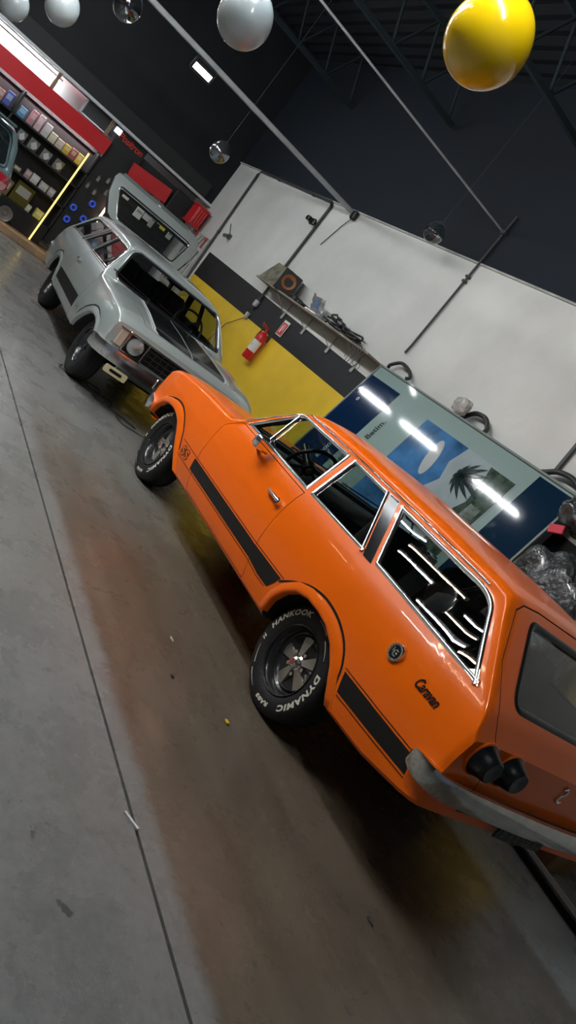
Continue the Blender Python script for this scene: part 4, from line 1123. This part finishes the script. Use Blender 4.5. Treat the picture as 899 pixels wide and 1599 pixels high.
# ------------------------------------------------------------------ the pale hatchback at the left edge (only its rear corner is in view)
def build_hatch(loc, rz):
    root = empty('hatchback', loc, rz, 'pale teal hatchback cut off by the left edge of the photo', 'car')
    yz = lambda z: float(np.interp(z, [.2, .35, .6, .85, .95, 1.2, 1.42, 1.5], [.74, .81, .845, .845, .825, .735, .64, .60]))
    xs = [0, .02, .06, .12, .2, .3, .45, .7, 1.0, 1.6, 2.2, 2.5, 2.9, 3.4, 3.8]
    zE = [.70, .80, .92, 1.0, 1.14, 1.26, 1.38, 1.41, 1.42, 1.42, 1.36, 1.15, .90, .82, .72]
    zC = [.78, .90, 1.0, 1.08, 1.22, 1.36, 1.45, 1.485, 1.50, 1.50, 1.44, 1.26, 1.0, .92, .80]
    N = 40; vs = []; fs = []; X = np.concatenate([np.linspace(0, .5, 26), np.linspace(.54, 3.8, 60)])
    for x in X:
        e, c = float(np.interp(x, xs, zE)), float(np.interp(x, xs, zC)); T = float(np.interp(x, [0, .08, .3, 3.2, 3.8], [.86, .93, 1, 1, .86]))
        half = [(0, .26), (.6*T, .26)] + [(yz(.28+(e-.28)*i/16)*T, .28+(e-.28)*i/16) for i in range(17)]
        yE = yz(e)*T
        half += [(yE*max(0, math.cos(math.pi/2*i/12))**(2/3.2), e+(c-e)*math.sin(math.pi/2*i/12)**(2/3.2)) for i in range(1, 13)]
        ring = half+[(-y, z) for y, z in half[-2:0:-1]]; n = len(ring); vs += [(x, y, z) for y, z in ring]
    for i in range(len(X)-1):
        for k in range(n): fs.append((i*n+k, i*n+(k+1) % n, (i+1)*n+(k+1) % n, (i+1)*n+k))
    fs += [tuple(range(n))[::-1], tuple((len(X)-1)*n+k for k in range(n))]
    m = MB(); m.add(vs, fs); me = m.mesh('hb', TEAL)
    bv = BVHTree.FromPolygons([v.co.copy() for v in me.vertices], [tuple(p.vertices) for p in me.polygons])
    cut = MB()
    for s in (-1, 1):
        for x in (.62, 3.05): cut.lathe([(.001, s*.55), (.33, s*.55), (.33, s*.95), (.001, s*.95)], (x, 0, .31), 'y', 28)
    me = boolean(me, cut.mesh('c', WELL), 'DIFFERENCE')
    link('body', me, root, 35)
    def pj(y, z, off):
        h, nn_, _, _ = bv.ray_cast(Vector((-2, y, z)), Vector((1, 0, 0)))
        if h is None: h, nn_, _, _ = bv.find_nearest(Vector((0, y, z)))
        if nn_.x > 0: nn_ = -nn_
        return h+nn_*off
    def pp(poly, off, name, mt_, par=root):
        v, f = grid_patch(poly, .04); b = MB(); b.add([pj(a, c_, off) for a, c_ in v], f); return b.build(name, mt_, par, 60, fix=False)
    g = pp(round_poly([(-.66, 1.03), (.66, 1.03), (.56, 1.375), (-.56, 1.375)], [.07, .07, .09, .09], 5), .004, 'rear_window', mat('dark_pane', (.012, .018, .020), .06, coat=1))
    v = round_poly([(-.69, 1.005), (.69, 1.005), (.585, 1.40), (-.585, 1.40)], [.08, .08, .10, .10], 5)
    b = MB(); D = dense(v, .04); b.tube([pj(a, c_, .002) for a, c_ in D], .007, 6, closed=True); b.build('rear_window_seal', BLKPLAST, root)
    for s in (1, -1):
        p = round_poly([(s*.50, .945), (s*.80, .965), (s*.815, .80), (s*.70, .735), (s*.54, .79)], .03, 4)
        tl = pp(p, .010, 'tail_lamp', mat('tail_red', (.42, .02, .035), .15, coat=1))
        pp(round_poly([(s*.60, .86), (s*.78, .87), (s*.78, .80), (s*.68, .76), (s*.60, .80)], .02, 3), .013, 'lamp_lens', mat('tail_pink', (.50, .22, .22), .15, coat=1), tl)
    b = MB(); b.box((-.01, 0, .44), (.16, 1.56, .24), bev=.06); b.build('rear_bumper', TEAL, root, 50)
    b = MB(); b.tube([pj(a, 1.0-.0, .006) for a in np.linspace(-.5, .5, 12)], .010, 8); b.build('chrome_strip', CHROME, root)
    b = MB(); b.box((-.01, 0, .66), (.02, .42, .13), bev=.004); b.build('number_plate', mat('plate_pale', (.5, .5, .5), .5), root)
    b = MB(); b.box((.33, 0, 1.475), (.24, 1.12, .03), Matrix.Rotation(.10, 4, 'Y'), bev=.014); b.build('spoiler', TEAL, root, 50)
    for x in (.62, 3.05):
        for s in (1, -1):
            t = MB().lathe([(.19, -.09), (.26, -.1), (.30, -.08), (.305, 0), (.30, .08), (.26, .1), (.19, .09)], ax='y', n=36, closed=True).build('tyre', RUBBER, root, 40)
            t.location = (x, s*.71, .305)
            r = MB().lathe([(.0, .05), (.05, .05), (.15, .03), (.185, .06), (.195, .09), (.195, -.08), (.17, -.08), (.15, .0), (.0, .02)], ax='y', n=30).build('rim', SPOKE, t); r.rotation_euler = (0, 0, 0 if s > 0 else math.pi)
    b = MB()
    for x in (.62, 3.05): b.cyl((x, -.62, .305), (x, .62, .305), .04, 10)
    b.build('axle', BLKPLAST, root)
build_hatch(HATCH[:3], HATCH[3])

# ------------------------------------------------------------------ the accessories shop at the far end
o = MB().box((SX+.04, 1.55, 2.16), (.08, 2.30, .27), bev=.006).build('red_fascia', RED, None); tag(o, 'long red fascia board over the shop shelves', 'board')
root = empty('shop_lamp', (SX+.55, 2.15, 2.50), 0, 'lit white tube under the mezzanine over the red fascia', 'light')
SHL = mat('shop_tube', (.9, .9, .9), .4, emit=(.95, .98, 1.0), emit_s=SHOP_W)
MB().box((0, 0, .03), (.08, 1.4, .03)).build('lamp_housing', FIX, root); MB().tube([(0, -.68, 0), (0, .68, 0)], .022, 10).build('lamp_tube', SHL, root)
for yy, lb in ((1.60, 'left of the two tan struts over the red fascia'), (.55, 'right of the two tan struts over the red fascia')):
    o = MB().box((SX+.06, yy, 2.44), (.05, .06, .29), bev=.004).build('fascia_strut', mat('tan_wood', (.25, .18, .12), .6), None); tag(o, lb, 'strut', 'fascia struts')
o = MB().box((SX+.25, .74, 2.45), (.30, .60, .24), bev=.01).build('upper_cabinet', mat('cabinet_grey', (.05, .055, .06), .4), None); tag(o, 'dark grey cabinet box above the right end of the red fascia', 'cabinet')
o = MB().box((SX+.02, .42, 2.50), (.06, .12, .10), bev=.01).build('ceiling_lamp', mat('lamp_silver', (.55, .6, .68), .3, emit=(.8, .88, 1), emit_s=.1), None); tag(o, 'small silver lamp beside the red lettering', 'light')
root = empty('lettered_panel', (SX+.10, .12, 1.4), 0, 'dark grey panel with red brand lettering at its top', 'sign')
MB().box((0, -.01, 0), (.08, .58, 2.32), bev=.004).build('panel_board', DARKG, root)
v, f = text_mesh('Positron', .17, .004, .25, .95)
sx = max(p[0] for p in v); k = .50/sx
b = MB(); b.add([(-.047, .25-p[0]*k, 1.03+p[1]*.92-.02*p[0]) for p in v] + [(-.041, .25-p[0]*k, 1.03+p[1]*.92-.02*p[0]) for p in v], list(f)); b.build('panel_lettering', mat('letter_red', (.55, .04, .03), .4), root, None, fix=False)
root = empty('slat_wall', (SX+.16, -.62, 1.3), 0, 'black slatted display wall right of the shelves', 'display wall')
MB().box((0, -.18, 0), (.06, 1.30, 2.3)).build('wall_board', mat('slat_black', (.018, .020, .022), .6), root)
b = MB()
for z in np.arange(-1.0, 1.1, .14): b.box((-.034, -.18, z), (.012, 1.28, .012))
b.build('slat_groove', mat('slat_grey', (.04, .042, .045), .5), root)
o = MB().box((SX-.02, -.48, 2.19), (.07, .80, .27), Matrix.Rotation(-.10, 4, 'X'), bev=.008).build('red_sign', RED, None); tag(o, 'short red sign board above the raised silver tailgate', 'sign')
o = MB().box((SX+.02, -1.16, 2.16), (.10, .44, .60), bev=.02).build('dark_board', DARKG, None); tag(o, 'dark grey board between the red sign and the red crate', 'board')
# red crate stack by the corner
root = empty('red_crate', (SX-.28, -1.40, 2.08), .1, 'red plastic ribbed crate hung by the wall corner', 'crate')
MB().box((0, 0, .20), (.30, .22, .36), bev=.02).build('crate_body', RED, root)
b = MB()
for i in range(4): b.box((-.155, -.08+.052*i, .21), (.02, .028, .28), bev=.006)
for z in (.03, .385): b.box((0, 0, z), (.33, .25, .04), bev=.01)
b.build('crate_rib', RED, root)
# hand tools on the wall below the crate
TOOLC = [(.45, .45, .44), (.12, .12, .12), (.5, .06, .05), (.30, .32, .33), (.55, .55, .52), (.20, .20, .21)]
TN = [('grey spanner', 'spanner'), ('black pliers', 'pliers'), ('red handled cutter', 'cutter'), ('steel wrench', 'wrench'), ('pale clamp', 'clamp'), ('dark ratchet', 'ratchet')]
board = MB().box((11.1, wy(11.1)+.022, 1.55), (.84, .03, 1.1), rz).build('tool_board', mat('tool_board_white', (.50, .50, .48), .7), None); tag(board, 'pale tool board on the wall behind the silver car', 'board')
rows = ['top row', 'second row', 'third row', 'bottom row']
for r in range(4):
    for c_ in range(5):
        i = (r*3+c_*2+r*c_) % 6; x = 11.42-.16*c_; z = 1.98-.27*r; y = wy(x)+.058
        nm, kd = TN[i]; b = MB(); a = random.uniform(-.4, .4); Rm = Matrix.Rotation(a, 4, 'Y')
        b.box((x, y, z), (.030, .02, .17), Rm, bev=.006); b.box(tuple(Vector((x, y, z)) + (Rm @ Vector((0, 0, .09)))), (.065, .026, .05), Rm, bev=.01); b.box(tuple(Vector((x, y, z)) + (Rm @ Vector((0, 0, -.085)))), (.045, .024, .03), Rm, bev=.008)
        o = b.build(kd, mat('tool_%d' % i, TOOLC[i], .4, metal=.3), None)
        tag(o, '%s on the tool board, %s, %s from the left' % (nm, rows[r], ['first', 'second', 'third', 'fourth', 'fifth'][c_]), kd, 'tools on the board')

# shelves: one carcass, each product a thing
root = empty('display_shelves', (SX+.22, 1.42, 0), 0, 'black shop shelving full of packaged car accessories', 'shelf')
SHB = mat('shelf_black', (.020, .021, .023), .5)
MB().box((.19, 0, 1.36), (.03, 2.0, 1.84)).build('shelf_back', SHB, root)
LEV = [.48, .92, 1.33, 1.63]
for z in LEV: MB().box((0, 0, z-.012), (.40, 2.0, .024)).build('shelf_board', SHB, root)
for y in (-.985, .44, .985): MB().box((0, y, 1.22), (.40, .03, 1.56)).build('shelf_side', SHB, root)
MB().box((.13, 0, 1.99), (.14, 2.0, .02)).build('shelf_board', SHB, root)
MB().box((.0, 0, .30), (.38, 2.0, .32)).build('shelf_base', mat('shelf_base', (.008, .008, .009), .6), root)
lt = MB().tube([(-.11, -.96, 2.055), (-.11, .96, 2.055)], .012, 8).build('added_shelf_light', SHL, root)  # added tube, out of view behind the fascia, to brighten the goods
b = MB().cyl((SX-.03, .60, .131), (SX-.03, .60, 1.90), .016, 10); o = b.build('display_pole', mat('yellow_pole', (.75, .52, .08), .4, emit=(1, .72, .25), emit_s=.12), None); tag(o, 'glowing yellow pole standing against the right end of the shelves', 'pole')
ORD = ['first', 'second', 'third', 'fourth', 'fifth', 'sixth', 'seventh', 'eighth', 'ninth', 'tenth']
SHELFN = {0: 'bottom shelf', 1: 'third shelf', 2: 'second shelf', 3: 'top shelf'}
def product(kind, y, lev, d, col, words_, face=None, hang=0.0):
    z = LEV[lev] + hang + d[2]/2 + .001
    root = empty('product_box' if kind == 'box' else kind, (SX+.13, y, z), random.uniform(-.12, .12), words_, 'product', 'products on the shop shelves')
    if kind == 'round_speaker':
        MB().lathe([(.0, -.06), (.03, -.055), (.045, -.03), (d[1]*.42, -.05), (d[1]*.5, -.05), (d[1]*.5, .02), (.06, .05), (.0, .05)], ax='x', n=22).build('speaker_body', mat('prod_%s' % words_[:18], col, .4), root)
    elif kind == 'blister_pack':
        MB().box((.02, 0, 0), (.012, d[1], d[2]), bev=.003).build('pack_card', mat('prodc_%s' % words_[:18], tuple(v*.4 for v in col), .5), root)
        b = MB(); b.prism([(-d[1]*.34, -d[2]*.05), (0, d[2]*.36), (d[1]*.34, -d[2]*.05), (d[1]*.12, -d[2]*.38), (-d[1]*.12, -d[2]*.38)], 'x', -.045, .01); b.build('pack_item', mat('prod_%s' % words_[:18], col, .3), root)
    else:
        MB().box((0, 0, 0), d, bev=.006).build('box_body', mat('prod_%s' % words_[:18], col, .45), root)
        fc = face or tuple(min(1, .35+v*.6) for v in col)
        MB().box((-d[0]/2-.001, 0, d[2]*.12), (.003, d[1]*.72, d[2]*.40)).build('box_label', mat('prodf_%s' % words_[:18], fc, .45), root)
    if hang: MB().tube([(.0, 0, d[2]/2-.002), (.10, 0, d[2]/2+.015), (.17, 0, d[2]/2+.015)], .003, 5).build('display_hook', CHROME, root)
wht = (.62, .62, .60)
PR = [
 # top shelf, left of the divider and right of it
 ('box', 2.30, 3, (.12, .12, .20), (.55, .57, .60), 'white box at the far left of the top shelf'), ('box', 2.14, 3, (.12, .12, .16), (.50, .22, .20), 'red and white box on the top shelf left of the divider'),
 ('box', 2.00, 3, (.12, .12, .22), (.06, .10, .40), 'deep blue box on the top shelf beside the divider'),
 ('box', 1.74, 3, (.06, .13, .16), (.10, .30, .55), 'bright blue pack on the top shelf, leftmost right of the divider'), ('box', 1.57, 3, (.05, .10, .24), (.55, .25, .28), 'pink pack on the top shelf beside the bright blue pack'),
 ('box', 1.44, 3, (.05, .10, .26), (.60, .42, .42), 'pale pink pack on the top shelf'), ('box', 1.30, 3, (.05, .12, .22), (.60, .58, .58), 'white pack on the top shelf between pale pink and cream packs'),
 ('box', 1.16, 3, (.05, .11, .16), (.65, .60, .40), 'cream pack on the top shelf'), ('box', 1.02, 3, (.05, .12, .15), (.58, .48, .38), 'beige pack on the top shelf'),
 ('box', .89, 3, (.05, .11, .16), (.62, .42, .04), 'yellow pack on the top shelf left of the maroon pack'), ('box', .77, 3, (.05, .10, .18), (.36, .10, .08), 'maroon pack on the top shelf'), ('box', .65, 3, (.05, .10, .18), (.65, .48, .06), 'yellow pack at the right end of the top shelf'),
 ('blister_pack', 1.55, 2, (.05, .15, .17), wht, 'white triangle pack on the second shelf, leftmost'), ('blister_pack', 1.33, 2, (.05, .17, .18), wht, 'white triangle pack on the second shelf, second from the left'),
 ('blister_pack', 1.09, 2, (.05, .16, .17), wht, 'white triangle pack on the second shelf, third from the left'), ('blister_pack', .85, 2, (.05, .16, .18), (.62, .58, .50), 'cream triangle pack on the second shelf, rightmost'),
 ('box', 2.22, 2, (.12, .24, .16), (.10, .16, .42), 'blue box on the second shelf left of the divider'), ('box', 2.00, 2, (.12, .14, .14), (.55, .55, .58), 'small white box on the second shelf beside the divider'),
 ('box', 1.72, 1, (.14, .16, .10), (.50, .50, .48), 'white box on the third shelf, leftmost right of the divider'), ('box', 1.53, 1, (.14, .16, .11), (.44, .44, .43), 'light grey box on the third shelf beside the leftmost white box'), ('box', 1.34, 1, (.12, .12, .07), (.30, .24, .14), 'flat tan box on the third shelf'),
 ('box', 1.16, 1, (.10, .10, .14), (.48, .30, .30), 'pale pink box on the third shelf'), ('box', 1.03, 1, (.10, .13, .15), (.62, .60, .58), 'tall white box on the third shelf beside the pale pink box'), ('box', .86, 1, (.10, .14, .13), (.60, .56, .54), 'white box on the third shelf left of the small grey box'), ('box', .71, 1, (.10, .11, .14), (.40, .38, .38), 'small grey box at the right end of the third shelf'),
 ('blister_pack', 1.745, 0, (.05, .17, .28), (.70, .17, .03), 'orange tool pack on the bottom shelf, left of the two'), ('blister_pack', 1.575, 0, (.05, .17, .28), (.72, .19, .03), 'orange tool pack on the bottom shelf, right of the two'),
 ('box', 1.37, 0, (.14, .22, .26), (.22, .13, .06), 'brown box on the bottom shelf'), ('box', 1.06, 0, (.05, .32, .36), (.10, .085, .01), 'dark olive yellow board on the bottom shelf'), ('box', .68, 0, (.10, .14, .16), (.66, .58, .14), 'yellow and white box at the right end of the bottom shelf'),
 ('box', .86, 0, (.06, .08, .12), (.55, .52, .40), 'cream card on the bottom shelf beside the yellow and white box'),
]
for kd, y, lv, d, col, wd in PR: product(kd, y, lv, d, col, wd)
# speakers standing on the plinth in front of the shelves
for i, (y, z, r, col, wd) in enumerate([(1.85, .34, .12, (.05, .06, .06), 'dark round speaker before the shelf base, leftmost'), (1.62, .30, .11, (.10, .15, .15), 'grey-green round speaker before the shelf base'), (1.38, .33, .11, (.16, .14, .13), 'grey round speaker before the shelf base, third from the left'), (1.14, .30, .12, (.20, .18, .17), 'pale grey round speaker before the shelf base, rightmost')]):
    rt = empty('round_speaker', (SX-.06, y, z+.16), 0, wd, 'speaker', 'round speakers before the shelf base')
    rt.location.z = .13+r
    MB().lathe([(.0, -.05), (.03, -.048), (.04, -.03), (r*.86, -.055), (r, -.055), (r, .03), (.0, .05)], ax='x', n=24).build('speaker_body', mat('rspk%d' % i, col, .4), rt)
    MB().lathe([(r*.84, -.056), (r*.98, -.064), (r*1.0, -.052)], ax='x', n=24).build('speaker_ring', mat('ring_grey', (.30, .30, .29), .35, metal=.4), rt)
# blue ring lights and silver hooks on the slatted wall
BL = mat('blue_package', (.03, .07, .45), .35, emit=(.05, .12, .9), emit_s=.03)
for y, z, wd in ((.30, 1.03, 'blue ring pack on the dark panel, lowest left'), (.08, 1.28, 'blue ring pack beside the silver tailgate, highest'), (.06, .98, 'blue ring pack low beside the silver car roof'), (.28, .80, 'blue ring pack nearest the floor')):
    rt = empty('ring_pack', (SX+.045, y, z), 0, wd, 'product', 'blue packs on the dark wall')
    MB().box((.005, 0, 0), (.01, .13, .15), bev=.004).build('pack_card', mat('pack_dark', (.03, .035, .05), .5), rt)
    MB().tube([(-.012, .045*math.cos(a), .045*math.sin(a)) for a in [2*math.pi*k/20 for k in range(20)]], .014, 8, closed=True).build('pack_ring', BL, rt)
for k, (y, z) in enumerate(((.25, 1.72), (.10, 1.80), (.02, 1.62), (.33, 1.52), (.18, 1.50), (-.02, 1.86))):
    b = MB(); b.tube([(SX+.06, y, z), (SX-.03, y, z), (SX-.05, y, z+.02)], .006, 6); b.box((SX-.03, y, z-.05), (.012, .05, .08), bev=.004)
    o = b.build('display_hook', mat('hook_silver', (.40, .42, .44), .3, metal=.7), None); tag(o, 'silver hook with a tag on the dark panel, %s from the top' % ['third', 'second', 'fourth', 'fifth', 'lowest', 'first'][k], 'hook', 'hooks on the dark panel')
rt = empty('light_stick', (SX-.02, -.13, 1.30), 0, 'lit pale orange light stick standing left of the raised tailgate', 'light')
MB().tube([(0, 0, -.22), (0, 0, .30)], .020, 10).build('stick_tube', mat('stick_glow', (.8, .5, .3), .4, emit=(1, .66, .45), emit_s=.5), rt)
MB().box((0, 0, -.25), (.07, .07, .07), bev=.01).build('stick_foot', BLKPLAST, rt); MB().box((.040, 0, -.05), (.070, .04, .04)).build('stick_bracket', BLKPLAST, rt)

# packs and tools hanging on the slatted wall, seen through the raised tailgate's pane
SW = [(-.32, 1.81, .10, .16, (.55, .56, .50), 'white pack on the slatted wall, nearest the lettered panel'), (-.47, 1.99, .08, .09, (.05, .06, .07), 'black pack on the slatted wall, upper left'),
 (-.60, 1.91, .10, .17, (.62, .55, .56), 'pale pink pack on the slatted wall, upper row'), (-.76, 2.02, .12, .17, (.66, .66, .66), 'white pack on the slatted wall, upper row beside the red sign'), (-.90, 1.98, .11, .16, (.55, .30, .28), 'rose pack on the slatted wall, upper row'),
 (-.66, 1.67, .12, .15, (.58, .60, .62), 'pale grey pack on the slatted wall, lower row'), (-.82, 1.74, .11, .15, (.60, .58, .60), 'off-white pack on the slatted wall, lower row'), (-.94, 1.72, .07, .20, (.40, .38, .36), 'slim grey pack on the slatted wall, lower row'),
 (-1.06, 1.86, .06, .18, (.50, .49, .45), 'slim pale tool pack on the slatted wall, right half'), (-1.16, 1.76, .09, .09, (.60, .48, .05), 'small yellow pack on the slatted wall'), (-1.16, 1.93, .07, .10, (.45, .05, .05), 'small red pack on the slatted wall'),
 (-1.26, 1.86, .06, .15, (.30, .32, .30), 'slim green-grey pack on the slatted wall, far right'), (-1.34, 1.72, .08, .12, (.38, .40, .40), 'small steel grey pack on the slatted wall, far right lower')]
for y, z, w_, h_, col, wd in SW:
    rt = empty('hanging_pack', (SX+.09, y, z), random.uniform(-.15, .15), wd, 'product', 'packs on the slatted wall')
    MB().box((0, 0, 0), (.03, w_*1.25, h_*1.25), bev=.006).build('pack_body', mat('swp'+wd[:20]+str(int(-y*100)), tuple(min(.9, v*1.5) for v in col), .45), rt)
    MB().box((-.0165, 0, h_*.18), (.003, w_*.9, h_*.3)).build('pack_label', mat('swl'+str(int(-y*100)), tuple(min(1, .5*v+.08) for v in col[::-1]), .5), rt)
    MB().tube([(-.01, 0, h_*.62+.01), (.05, 0, h_*.62+.02)], .004, 5).build('display_hook', CHROME, rt)
